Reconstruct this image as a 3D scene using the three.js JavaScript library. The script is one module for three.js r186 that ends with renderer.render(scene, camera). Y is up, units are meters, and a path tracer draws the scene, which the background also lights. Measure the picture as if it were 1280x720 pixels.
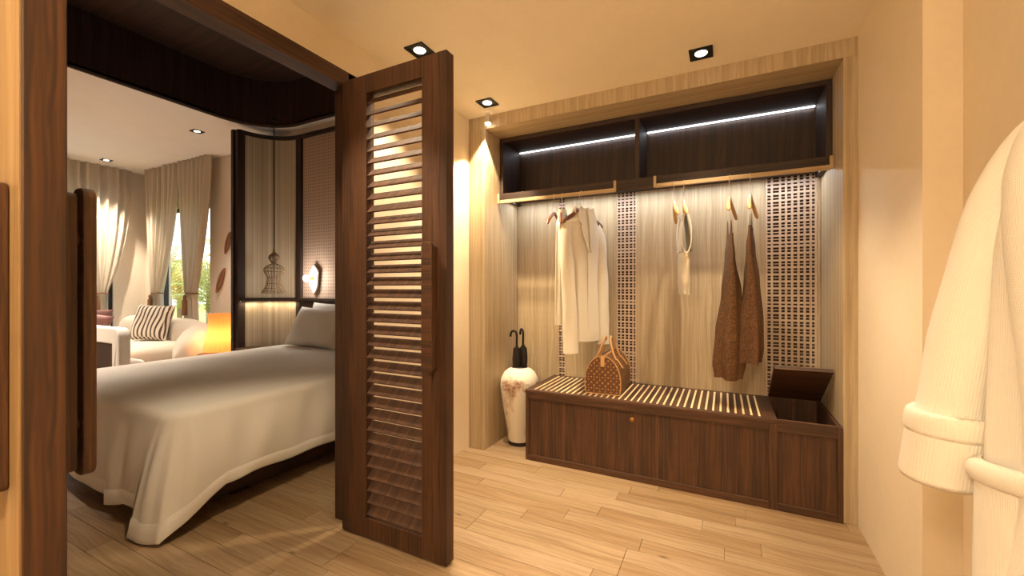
import * as THREE from 'three';
import { RoundedBoxGeometry } from 'three/addons/geometries/RoundedBoxGeometry.js';
import { mergeGeometries, mergeVertices } from 'three/addons/utils/BufferGeometryUtils.js';
import { RectAreaLightUniformsLib } from 'three/addons/lights/RectAreaLightUniformsLib.js';

// ---------------------------------------------------------------- camera, sky, sun, exposure
const scene = new THREE.Scene();
const camera = new THREE.PerspectiveCamera(69.02, 16 / 9, 0.05, 200);
camera.position.set(0, 1.2, 0);
camera.lookAt(-0.4524, 1.2, -0.8918);
scene.background = new THREE.Color().setRGB(0.86, 0.93, 1.0);
scene.backgroundIntensity = 2.2;
const sun = new THREE.DirectionalLight(new THREE.Color().setRGB(1, 0.92, 0.78), 12);
sun.position.set(-16, 11, -2.2); sun.target.position.set(-7, 0, -5.2); scene.add(sun, sun.target);
sun.castShadow = true; sun.shadow.mapSize.set(2048, 2048);
Object.assign(sun.shadow.camera, { left: -10, right: 10, top: 10, bottom: -10, near: 0.5, far: 45 });
const renderer = new THREE.WebGLRenderer();
renderer.toneMapping = THREE.LinearToneMapping;
renderer.toneMappingExposure = 1.15;
renderer.shadowMap.enabled = true;
RectAreaLightUniformsLib.init();
const WARM = [1, 0.80, 0.54], SOFT = [1, 0.83, 0.65], COOL = [0.86, 0.93, 1.0];
const CD = 8.2;                       // candela of one closet downlight

// ---------------------------------------------------------------- helpers
const V = (x, y, z) => new THREE.Vector3(x, y, z);
const lerp = (a, b, t) => a + (b - a) * t, clamp = (x, a = 0, b = 1) => Math.min(b, Math.max(a, x));
const smooth = (a, b, x) => { const t = clamp((x - a) / (b - a)); return t * t * (3 - 2 * t); };
function rng(seed) { let s = seed >>> 0; return () => { s = (s + 0x6D2B79F5) | 0; let t = Math.imul(s ^ (s >>> 15), 1 | s); t = (t + Math.imul(t ^ (t >>> 7), 61 | t)) ^ t; return ((t ^ (t >>> 14)) >>> 0) / 4294967296; }; }
function hash(x, y, s) { let h = Math.imul(x, 374761393) ^ Math.imul(y, 668265263) ^ Math.imul(s, 1274126177); h = Math.imul(h ^ (h >>> 13), 1274126177); return ((h ^ (h >>> 16)) >>> 0) / 4294967296; }
function pnoise(x, y, px, py, s) {     // value noise with period px, py
  const xi = Math.floor(x), yi = Math.floor(y), fx = x - xi, fy = y - yi, m = (a, b) => ((a % b) + b) % b;
  const u = fx * fx * (3 - 2 * fx), v = fy * fy * (3 - 2 * fy), x0 = m(xi, px), x1 = m(xi + 1, px), y0 = m(yi, py), y1 = m(yi + 1, py);
  return lerp(lerp(hash(x0, y0, s), hash(x1, y0, s), u), lerp(hash(x0, y1, s), hash(x1, y1, s), u), v);
}
function dataTex(w, h, fn, srgb = true) {
  const d = new Uint8Array(w * h * 4);
  for (let j = 0; j < h; j++) for (let i = 0; i < w; i++) { const c = fn(i / w, j / h, i, j), k = (j * w + i) * 4; for (let n = 0; n < 3; n++) d[k + n] = clamp(c[n], 0, 255); d[k + 3] = 255; }
  const t = new THREE.DataTexture(d, w, h); t.wrapS = t.wrapT = THREE.RepeatWrapping; t.magFilter = THREE.LinearFilter; t.minFilter = THREE.LinearMipmapLinearFilter; t.generateMipmaps = true;
  if (srgb) t.colorSpace = THREE.SRGBColorSpace; t.needsUpdate = true; return t;
}
const mix3 = (a, b, t) => [lerp(a[0], b[0], t), lerp(a[1], b[1], t), lerp(a[2], b[2], t)];
function woodTex(seed, dark, mid, light, o = {}) {    // grain runs along v
  const { fine = 90, coarse = 14, len = 3, warp = 0.05, contrast = 1, pores = 0.35, knots = 0 } = o;
  const kr = rng(seed * 77 + 5), ks = []; for (let i = 0; i < knots; i++) ks.push([kr(), kr(), 0.02 + 0.03 * kr()]);
  return dataTex(512, 512, (u, v) => {
    let kn = 0, uu = u + warp * (pnoise(u * 3, v * 2, 3, 2, seed) - 0.5) + 0.015 * (pnoise(u * 8, v * 5, 8, 5, seed + 1) - 0.5);
    for (const [kx, ky, r] of ks) { const dx = u - kx, dy = (v - ky) * 0.45, d = Math.hypot(dx, dy); kn = Math.max(kn, Math.exp(-d * d / (r * r * 0.35))); uu += 0.6 * r * Math.exp(-d * d / (r * r * 3)) * Math.sign(dx) * 0.6; }
    const a = pnoise(uu * coarse, v * len, coarse, len, seed + 2), b = pnoise(uu * coarse * 3, v * len * 2, coarse * 3, len * 2, seed + 3);
    const c = pnoise(uu * fine, v * len * 3, fine, len * 3, seed + 4), d = pnoise(uu * fine * 2.0, v * len * 10, fine * 2, len * 10, seed + 5);
    let t = clamp(0.5 + contrast * (0.38 * (a - 0.5) + 0.42 * (b - 0.5) + 0.55 * (c - 0.5)));
    let col = t < 0.5 ? mix3(dark, mid, t * 2) : mix3(mid, light, t * 2 - 1);
    const p = clamp((d - 0.62) * 3) * pores; col = mix3(col, dark, p);
    return mix3(col, [dark[0] * 0.6, dark[1] * 0.55, dark[2] * 0.5], kn * 0.8);
  });
}
const std = (o) => new THREE.MeshStandardMaterial({ roughness: 0.6, metalness: 0, side: THREE.DoubleSide, ...o });
const lin = (r, g, b) => new THREE.Color().setRGB(r, g, b);
// surfaces
const walnutTex = woodTex(11, [44, 27, 15], [75, 46, 26], [102, 66, 38], { fine: 128, coarse: 30, len: 1, warp: 0.022, contrast: 1.0, pores: 0.5 });
const espressoTex = woodTex(23, [26, 15, 10], [47, 28, 18], [66, 41, 27], { fine: 128, coarse: 30, len: 1, warp: 0.022, contrast: 1.0, pores: 0.5 });
const oakTex = woodTex(31, [152, 131, 102], [179, 159, 128], [198, 180, 149], { fine: 150, coarse: 34, len: 1, warp: 0.006, contrast: 0.85, pores: 0.35 });
const plankTexs = [41, 47, 53, 59, 67].map((s, i) => woodTex(s, [[109, 82, 54], [115, 90, 63], [107, 80, 53], [119, 92, 66], [111, 85, 58]][i], [[143, 117, 86], [148, 123, 95], [139, 112, 81], [151, 127, 97], [144, 119, 88]][i], [[163, 140, 112], [165, 142, 116], [156, 132, 102], [167, 145, 119], [161, 138, 110]][i], { fine: 80, coarse: 12, len: 1, warp: 0.05, contrast: 0.75, pores: 0.25, knots: [1, 0, 1, 0, 0][i] }));
const plasterTex = dataTex(256, 256, (u, v) => { const n = 0.5 * pnoise(u * 12, v * 12, 12, 12, 5) + 0.5 * pnoise(u * 60, v * 60, 60, 60, 6), k = 250 + 3 * (n - 0.5) * 2; return [k, k, k]; });
const weaveTex = dataTex(128, 128, (u, v) => { const a = Math.sin(u * Math.PI * 64), b = Math.sin(v * Math.PI * 64), n = hash(Math.floor(u * 128), Math.floor(v * 128), 9), k = 234 + 12 * a * b + 10 * (n - 0.5); return [k, k, k]; });
const ribTex = dataTex(256, 256, (u, v) => { const a = 0.5 + 0.5 * Math.sin(u * Math.PI * 2 * 32), b = 0.5 + 0.5 * Math.sin(v * Math.PI * 2 * 40 + 3 * pnoise(u * 20, v * 20, 20, 20, 3)), k = 255 * (0.75 * a + 0.25 * b); return [k, k, k]; }, false);
const suedeTex = dataTex(256, 256, (u, v) => { const n = 0.4 * pnoise(u * 90, v * 90, 90, 90, 15) + 0.35 * pnoise(u * 30, v * 30, 30, 30, 16) + 0.25 * hash(Math.floor(u * 256), Math.floor(v * 256), 3); return mix3([58, 38, 22], [128, 88, 52], clamp(1.7 * (n - 0.5) + 0.5)); });
const stripeTex = dataTex(512, 64, (u, v) => { const a = pnoise(u * 90, 0, 90, 1, 71), b = pnoise(u * 26, 0, 26, 1, 72), c = pnoise(u * 200, v * 2, 200, 2, 73); return mix3([150, 132, 108], [206, 192, 168], clamp(0.5 * a + 0.4 * b + 0.25 * c - 0.05)); });
const caneTex = dataTex(128, 128, (u, v) => { const cell = (x) => { const f = (x * 8) % 1; return f < 0.42 ? 1 : 0; }; const h = cell(u) * cell(v), n = hash(Math.floor(u * 128), Math.floor(v * 128), 4) * 14; return h ? [138 + n, 114 + n, 98 + n] : [180 + n, 156 + n, 138 + n]; });
const vaseTex = dataTex(512, 512, (u, v) => {
  const n = 0.5 * pnoise(u * 6, v * 6, 6, 6, 81) + 0.3 * pnoise(u * 14, v * 20, 14, 20, 82) + 0.2 * pnoise(u * 60, v * 60, 60, 60, 83), f = pnoise(u * 90, v * 90, 90, 90, 84);
  const band = Math.exp(-Math.pow((v - 0.42) / 0.06, 2)) * 0.5 + Math.exp(-Math.pow((v - 0.78) / 0.05, 2)) * 0.35;
  return mix3([236, 226, 208], [150, 112, 88], clamp((n + band * 0.5 - 0.56) * 3.2) * clamp(0.35 + f));
});
const M = {
  walnut: std({ map: walnutTex, roughness: 0.58 }), espresso: std({ map: espressoTex, roughness: 0.6 }),
  slat: std({ map: walnutTex, roughness: 0.8 }),
  oak: std({ map: oakTex, roughness: 0.62 }),
  planks: plankTexs.map((t) => std({ map: t, roughness: 0.42 })),
  grout: std({ color: '#8a6a45', roughness: 0.9 }),
  wall: std({ map: plasterTex, color: lin(0.80, 0.67, 0.49), roughness: 0.75 }),
  ceil: std({ map: plasterTex, color: lin(0.92, 0.82, 0.65), roughness: 0.85 }),
  bedCeil: std({ map: plasterTex, color: lin(0.80, 0.77, 0.74), roughness: 0.85 }),
  bedWall: std({ map: plasterTex, color: lin(0.66, 0.58, 0.49), roughness: 0.8 }),
  veneer: std({ map: oakTex, color: lin(0.66, 0.54, 0.38), roughness: 0.55 }),
  inlay: std({ color: lin(0.80, 0.62, 0.34), roughness: 0.5 }),
  rail: std({ map: oakTex, color: lin(1.0, 0.92, 0.78), roughness: 0.5 }),
  lattice: std({ map: plasterTex, color: lin(0.56, 0.42, 0.31), roughness: 0.65 }),
  blackMetal: std({ color: '#151312', roughness: 0.4, metalness: 0.4 }), dark: std({ color: '#1d1613', roughness: 0.5 }),
  brass: std({ color: '#b98a45', roughness: 0.3, metalness: 0.9 }), steel: std({ color: '#c9c2b6', roughness: 0.3, metalness: 0.9 }),
  linen: std({ map: weaveTex, color: lin(0.92, 0.88, 0.82), roughness: 0.9 }),
  pillow: std({ map: weaveTex, color: lin(0.84, 0.81, 0.78), roughness: 0.9 }),
  robe: std({ color: lin(0.90, 0.86, 0.78), roughness: 0.95, bumpMap: ribTex, bumpScale: 0.0006 }),
  cream: std({ map: weaveTex, color: lin(0.82, 0.74, 0.60), roughness: 0.9 }),
  suede: std({ map: suedeTex, roughness: 0.95 }),
  hangerLight: std({ color: '#d2a366', roughness: 0.4 }), hangerDark: std({ color: '#7a4423', roughness: 0.4 }),
  vase: std({ map: vaseTex, roughness: 0.7 }),
  leather: std({ color: '#c99a66', roughness: 0.5 }), leatherDark: std({ color: '#5b3a22', roughness: 0.5 }),
  curtain: new THREE.MeshPhysicalMaterial({ map: weaveTex, color: lin(0.72, 0.63, 0.52), roughness: 1, transmission: 0.25, thickness: 0, side: THREE.DoubleSide }),
  rope: std({ color: '#7d5a3a', roughness: 0.9 }),
  sofa: std({ map: weaveTex, color: lin(0.72, 0.64, 0.54), roughness: 0.95 }), mauve: std({ map: weaveTex, color: lin(0.22, 0.105, 0.095), roughness: 0.95 }),
  white: std({ map: weaveTex, color: lin(0.80, 0.77, 0.73), roughness: 0.9 }),
  stripeWall: std({ map: stripeTex, roughness: 0.7 }), cane: std({ map: caneTex, roughness: 0.75, bumpMap: caneTex, bumpScale: 0.001 }),
  rattan: std({ color: '#6e573a', roughness: 0.8 }), carved: std({ color: '#8a5d38', roughness: 0.7 }),
  glass: new THREE.MeshPhysicalMaterial({ color: 0xffffff, roughness: 0.02, transmission: 1, thickness: 0, ior: 1.45 }),
  opal: std({ color: lin(0.9, 0.88, 0.84), roughness: 0.35 }),
  leafA: new THREE.MeshPhysicalMaterial({ color: '#8c9a30', roughness: 0.7, transmission: 0.3, thickness: 0, side: THREE.DoubleSide }),
  leafB: new THREE.MeshPhysicalMaterial({ color: '#b9a83c', roughness: 0.7, transmission: 0.3, thickness: 0, side: THREE.DoubleSide }),
  trunk: std({ color: '#7c6a4c', roughness: 0.9 }), lawn: std({ color: '#77803f', roughness: 1 }),
  glowWarm: std({ color: 0xffffff, emissive: lin(1, 0.86, 0.66), emissiveIntensity: 5 }), glowCool: std({ color: 0xffffff, emissive: lin(0.92, 0.96, 1), emissiveIntensity: 2.4 }),
};
const taken = {};
function numbered(n) { if (!(n in taken)) { taken[n] = 0; return n; } return n + '_' + String(++taken[n]).padStart(3, '0'); }
function shade(o) { o.castShadow = o.receiveShadow = true; return o; }
function tag(o, label, category, group, kind) { o.userData.label = label; o.userData.category = category; if (group) o.userData.group = group; if (kind) o.userData.kind = kind; return o; }
function thing(name, label, category, pos = [0, 0, 0], turn = 0, group, kind) {
  const o = new THREE.Group(); o.name = numbered(name); o.position.set(...pos); o.rotation.y = turn; scene.add(o); return tag(o, label, category, group, kind);
}
function mesh(name, geo, mat, parent) {
  if (Array.isArray(geo)) geo = join(geo);
  const m = shade(new THREE.Mesh(geo, mat)); m.name = parent ? name : numbered(name); (parent || scene).add(m); return m;
}
function join(list) { return mergeGeometries(list.map((g) => { const n = g.index ? g.toNonIndexed() : g; for (const k of Object.keys(n.attributes)) if (!['position', 'normal', 'uv'].includes(k)) n.deleteAttribute(k); return n; })); }
const box = (x0, x1, y0, y1, z0, z1) => new THREE.BoxGeometry(x1 - x0, y1 - y0, z1 - z0).translate((x0 + x1) / 2, (y0 + y1) / 2, (z0 + z1) / 2);
const rbox = (x0, x1, y0, y1, z0, z1, r = 0.004, s = 1) => new RoundedBoxGeometry(x1 - x0, y1 - y0, z1 - z0, s, r).translate((x0 + x1) / 2, (y0 + y1) / 2, (z0 + z1) / 2);
function uvm(geo, axis = 'y', size = 0.6, ou = 0, ov = 0) {     // uv in metres; the grain (v) runs along axis
  const g = geo.index ? geo.toNonIndexed() : geo, p = g.attributes.position, n = p.count, uv = new Float32Array(n * 2), a = V(), b = V(), c = V();
  const along = { x: 0, y: 1, z: 2 }[axis];
  for (let i = 0; i < n; i += 3) {
    a.fromBufferAttribute(p, i); b.fromBufferAttribute(p, i + 1); c.fromBufferAttribute(p, i + 2);
    const q = b.clone().sub(a).cross(c.clone().sub(a)), m = [Math.abs(q.x), Math.abs(q.y), Math.abs(q.z)], k = m.indexOf(Math.max(...m));
    let vi = along, ui;
    if (k === along) { vi = (along + 1) % 3; ui = (along + 2) % 3; } else ui = 3 - k - along;
    [a, b, c].forEach((t, j) => { const w = t.toArray(); uv[(i + j) * 2] = w[ui] / size + ou; uv[(i + j) * 2 + 1] = w[vi] / size + ov; });
  }
  g.setAttribute('uv', new THREE.BufferAttribute(uv, 2)); return g;
}
let uo = 0; const wood = (geo, axis, size = 0.6) => { uo += 0.377; return uvm(geo, axis, size, uo % 1, (uo * 1.7) % 1); };
function grid(nu, nv, fn, closed = false, uvs = [1, 1]) {          // fn(u, v) -> Vector3; smooth, seam joined
  const pos = [], uv = [], idx = [], cu = nu + 1;
  for (let j = 0; j <= nv; j++) for (let i = 0; i <= nu; i++) { const q = fn(closed && i === nu ? 0 : i / nu, j / nv, i, j); pos.push(q.x, q.y, q.z); uv.push(i / nu * uvs[0], j / nv * uvs[1]); }
  for (let j = 0; j < nv; j++) for (let i = 0; i < nu; i++) { const a = j * cu + i, b = a + 1, c = a + cu, d = c + 1; idx.push(a, b, d, a, d, c); }
  const g = new THREE.BufferGeometry(); g.setAttribute('position', new THREE.Float32BufferAttribute(pos, 3)); g.setAttribute('uv', new THREE.Float32BufferAttribute(uv, 2)); g.setIndex(idx); g.computeVertexNormals();
  if (closed) { const n = g.attributes.normal; for (let j = 0; j <= nv; j++) { const a = j * cu, b = a + nu, s = V(n.getX(a) + n.getX(b), n.getY(a) + n.getY(b), n.getZ(a) + n.getZ(b)).normalize(); n.setXYZ(a, s.x, s.y, s.z); n.setXYZ(b, s.x, s.y, s.z); } }
  return g;
}
const tube = (pts, r, seg = 24, rad = 8, closed = false) => new THREE.TubeGeometry(new THREE.CatmullRomCurve3(pts.map((p) => p.isVector3 ? p : V(...p)), closed), seg, r, rad, closed);
const lathe = (pts, seg = 40) => new THREE.LatheGeometry(pts.map((p) => new THREE.Vector2(...p)), seg);
function spot(parent, at, to, cd, color, angle = 40, penumbra = 0.35, radius = 1) {
  const s = new THREE.SpotLight(lin(...color), cd, 0, THREE.MathUtils.degToRad(angle), penumbra, 2); s.position.set(...at); s.target.position.set(...to); s.castShadow = true; s.shadow.radius = radius;
  parent.add(s, s.target); return s;
}
function rectLight(at, to, w, h, power, color) { const l = new THREE.RectAreaLight(lin(...color), power, w, h); l.position.set(...at); l.lookAt(...to); scene.add(l); return l; }

// ================================================================= the setting
const FZ = -2.67, BZ = -3.22, LX = -1.72, RX = 0.60, CH = 2.47, NL = -1.58, NR = 0.54, NT = 2.375;   // closet
const BC = 3.10;                                                                                   // bedroom ceiling
const struct = (name, geo, mat, label, category = 'wall') => tag(mesh(name, geo, mat), label, category, null, 'structure');

// floor: slab and single planks
const floor = tag(mesh('floor', uvm(box(-8.9, 0.9, -0.15, -0.012, -3.65, 2.1), 'x', 1), M.grout), 'pale oak plank floor with staggered joints', 'floor', null, 'structure');
{
  const r = rng(7), W = 0.104, G = 0.0008, geos = new Map();
  const plankGeo = (L, n) => { const k = L.toFixed(2) + n; if (!geos.has(k)) geos.set(k, uvm(rbox(-L / 2 + G, L / 2 - G, -0.012, 0, -W / 2 + G, W / 2 - G, 0.001, 1), 'x', 0.52, n * 0.21, n * 0.37)); return geos.get(k); };
  const lay = (z0, z1, x0, x1) => {
    for (let z = z0; z > z1; z -= W) {
      let x = x0, first = true;
      while (x < x1 - 0.01) {
        let L = first ? [0.25, 0.45, 0.6, 0.35, 0.75][Math.floor(r() * 5)] : [0.75, 0.75, 0.6, 0.9][Math.floor(r() * 4)]; first = false;
        if (x + L > x1 - 0.12) L = Math.round((x1 - x) * 100) / 100;
        const m = mesh('plank', plankGeo(L, Math.floor(r() * 5)), M.planks[Math.floor(r() * 5)], floor); m.position.set(x + L / 2, 0, z - W / 2); if (r() < 0.5) m.rotation.y = Math.PI;
        x += L;
      }
    }
  };
  lay(-0.30, -2.69, -3.6, 0.74); lay(-2.692, -3.2, -1.8, -1.2);
  mesh('floor_boards', uvm(join([box(-8.7, -3.602, -0.012, 0, -3.5, 2), box(-3.602, 0.8, -0.012, 0, -0.298, 2), box(-3.602, -1.802, -0.012, 0, -3.5, -2.80)]), 'x', 0.8), M.planks[2], floor);
}
// closet shell
struct('ceiling', uvm(box(LX - 0.02, 0.85, CH, CH + 0.1, -3.34, 1.75), 'x', 1.2), M.ceil, 'plain warm cream closet ceiling with recessed downlights', 'ceiling');
struct('wall_left', uvm(join([box(-1.81, LX, 0, 3.75, -3.34, -1.60), box(-1.81, LX, 2.30, 3.75, -1.60, -0.18), box(-1.81, LX, 0, 3.75, -0.18, 2.1)]), 'y', 1.2), M.wall, 'beige plaster wall with the louvred door opening');
struct('wall_right', uvm(join([box(RX, 0.85, 0, CH, -3.34, -1.90), box(0.70, 0.85, 0, CH, -1.90, 1.75)]), 'y', 1.2), M.wall, 'beige plaster wall with a shallow recess behind the robe');
struct('wall_near', uvm(box(-1.72, 0.85, 0, CH, 1.65, 1.75), 'y', 1.2), M.wall, 'plain beige closet wall behind the viewer');
{ // clad niche
  const wb = struct('wall_back', uvm(box(LX, RX, 0, CH, BZ - 0.1, BZ - 0.045), 'y', 0.6), M.walnut, 'pale wood panelled back of the wardrobe niche', 'wall');
  for (const [a, b] of [[NL, -1.209], [-1.151, -0.737], [-0.586, 0.240], [0.520, NR]]) mesh('panel', wood(rbox(a + 0.001, b - 0.001, 0, NT, BZ - 0.045, BZ, 0.002), 'y', 0.6), M.oak, wb);
  const lat = (x0, x1, cols) => {           // perforated strips: real bars over a dark board
    const g = [], H0 = 0.02, H1 = 1.95; let x = x0; const edges = [];
    const total = cols.reduce((s, c) => s + c, 0), gap = ((x1 - x0) - total) / (cols.length + 1);
    for (const c of cols) { g.push(box(x, x + gap, H0, H1, BZ - 0.016, BZ - 0.001)); x += gap + c; } g.push(box(x, x1, H0, H1, BZ - 0.016, BZ - 0.001));
    let y = H0, k = 0; while (y < H1) { const single = k % 9 === 6; const h1 = single ? 0.011 : 0.0142; g.push(box(x0, x1, y, y + 0.0128, BZ - 0.0165, BZ - 0.002)); y += 0.0128 + h1; if (!single) { g.push(box(x0, x1, y, y + 0.0046, BZ - 0.0165, BZ - 0.002)); y += 0.0046 + h1; } k++; }
    const m = mesh('lattice_strip', uvm(join(g), 'y', 0.9), M.lattice, wb); m.userData.label = 'pinkish wood lattice strip of small dark square holes'; return m;
  };
  lat(-1.209, -1.151, [0.0205, 0.0205]); lat(-0.737, -0.586, [0.018, 0.0205, 0.0205, 0.0205, 0.013]); lat(0.240, 0.520, [0.019, 0.033, 0.0205, 0.0205, 0.0215, 0.0205, 0.0195, 0.014]);
  struct('trim_1', wood(rbox(LX, NL, 0, NT, BZ, FZ, 0.003), 'y', 0.6), M.oak, 'pale wood side casing of the niche beside the tall vase', 'casing');
  struct('trim_2', wood(rbox(NR, RX, 0, NT, BZ, FZ, 0.003), 'y', 0.6), M.oak, 'narrow pale wood side casing of the niche beside the bench lid', 'casing');
  const lt = struct('trim_3', wood(rbox(LX, RX, NT, CH, BZ, FZ - 0.004, 0.003), 'x', 0.6), M.oak, 'pale wood lintel over the wardrobe niche', 'lintel');
  mesh('facing', wood(rbox(LX, RX, NT, CH, FZ - 0.004, FZ, 0.0015), 'y', 0.6), M.oak, lt);
}
// door frame
{
  const f = thing('trim_4', 'dark walnut door frame around the bedroom opening', 'door frame', [0, 0, 0], 0, null, 'structure');
  mesh('jamb', wood(rbox(-1.812, -1.714, 0, 2.30, -1.60, -1.53, 0.003), 'y'), M.walnut, f);
  mesh('jamb', wood(rbox(-1.812, -1.714, 0, 2.30, -0.25, -0.18, 0.003), 'y'), M.walnut, f);
  mesh('header', wood(rbox(-1.812, -1.714, 2.225, 2.302, -1.60, -0.18, 0.003), 'z'), M.walnut, f);
}
// louvred leaves, both standing open at a right angle to the wall
function handleGeo(side) {   // side: +1 stands off +z
  const prof = (w, h, d, r) => { const s = new THREE.Shape(); s.moveTo(-w / 2, -h / 2 + r); s.quadraticCurveTo(-w / 2, -h / 2, -w / 2 + r, -h / 2); s.lineTo(w / 2 - r, -h / 2); s.quadraticCurveTo(w / 2, -h / 2, w / 2, -h / 2 + r); s.lineTo(w / 2, h / 2 - r); s.quadraticCurveTo(w / 2, h / 2, w / 2 - r, h / 2); s.lineTo(-w / 2 + r, h / 2); s.quadraticCurveTo(-w / 2, h / 2, -w / 2, h / 2 - r); return new THREE.ExtrudeGeometry(s, { depth: d, bevelEnabled: true, bevelSize: 0.003, bevelThickness: 0.003, bevelSegments: 2, curveSegments: 8 }); };
  const back = prof(0.036, 0.53, 0.022, 0.012).translate(0, 0, 0.003), bar = prof(0.05, 0.555, 0.014, 0.022).translate(0, 0, 0.036), post = [0.18, -0.18].map((y) => new THREE.CylinderGeometry(0.012, 0.012, 0.02, 12).rotateX(Math.PI / 2).translate(0, y, 0.030));
  const g = join([back, bar, ...post]); if (side < 0) g.rotateY(Math.PI); return uvm(g, 'x', 0.35);
}
function leaf(name, zNear, zFar, label, veneer) {
  const d = thing(name, label, 'door', [-1.69, 0, (zNear + zFar) / 2], 0, null, 'structure'), W = 0.63, T = zNear - zFar, H = 2.222, x0 = 0.160, x1 = 0.496, y0 = 0.10, y1 = 2.132, t = T / 2;
  mesh('stile', wood(rbox(0, x0, 0.008, H, -t, t, 0.003), 'y'), M.walnut, d);
  mesh('stile', wood(rbox(x1, W, 0.008, H, -t, t, 0.003), 'y'), M.walnut, d);
  mesh('rail', wood(rbox(x0, x1, y1, H, -t, t, 0.002), 'y'), M.walnut, d);
  mesh('rail', wood(rbox(x0, x1, 0.008, y0, -t, t, 0.002), 'y'), M.walnut, d);
  const slatMat = M.slat, sg = [0, 1, 2].map((k) => uvm(new THREE.BoxGeometry(x1 - x0, 0.007, 0.052), 'z', 0.35, 0.31 * k, 0.17 * k).rotateX(Math.PI / 4)), n = 35, P = (y1 - y0) / n;
  for (let i = 0; i < n; i++) { const s = mesh('slat', sg[i % 3], slatMat, d); s.position.set((x0 + x1) / 2, y0 + P * (i + 0.5), 0); }
  const h1 = mesh('handle', handleGeo(veneer ? -1 : 1), M.walnut, d); h1.position.set(0.563, 1.115, veneer ? -t : t);
  const h2 = mesh('handle', handleGeo(veneer ? 1 : -1), M.walnut, d); h2.position.set(0.563, 1.115, veneer ? t + 0.003 : -t);
  if (veneer) for (const [a, b] of [[0.003, x0], [x1, W - 0.003]]) { const v = mesh('facing', wood(rbox(a, b, 0.008, H, t - 0.001, t + 0.003, 0.001), 'y', 0.9), M.veneer, d); v.userData.label = 'golden wood facing of the closet side'; }
  return d;
}
leaf('door_1', -1.47, -1.525, 'dark walnut louvred door leaf open between bed and wardrobe', false);
leaf('door_2', -0.257, -0.3125, 'dark walnut door leaf seen edge on with pull handles on both faces', true);

// bedroom shell
struct('wall_headboard', uvm(join([box(-5.02, -1.81, 0, 3.75, -3.65, -3.33)]), 'y', 1.2), M.bedWall, 'wall behind the bed headboard panels');
struct('wall_far', uvm(join([box(-8.85, -8.22, 0, BC, -3.65, -3.5), box(-6.78, -5.02, 0, BC, -3.65, -3.5), box(-8.22, -6.78, 0, 0.3, -3.65, -3.5), box(-8.22, -6.78, 2.46, BC, -3.65, -3.5)]), 'y', 1.2), M.bedWall, 'beige lounge wall with the curtained garden window');
struct('wall_lounge', uvm(join([box(-8.85, -8.7, 0, BC, -3.5, -3.09), box(-8.85, -8.7, 0, BC, -1.7, 2.1), box(-8.85, -8.7, 0, 0.1, -3.09, -1.7), box(-8.85, -8.7, 2.7, BC, -3.09, -1.7)]), 'y', 1.2), M.bedWall, 'beige lounge side wall behind the long pale curtain');
struct('wall_bedroom_near', uvm(box(-8.85, -1.81, 0, 3.75, 2.0, 2.1), 'y', 1.2), M.bedWall, 'plain bedroom wall opposite the headboard');
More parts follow.
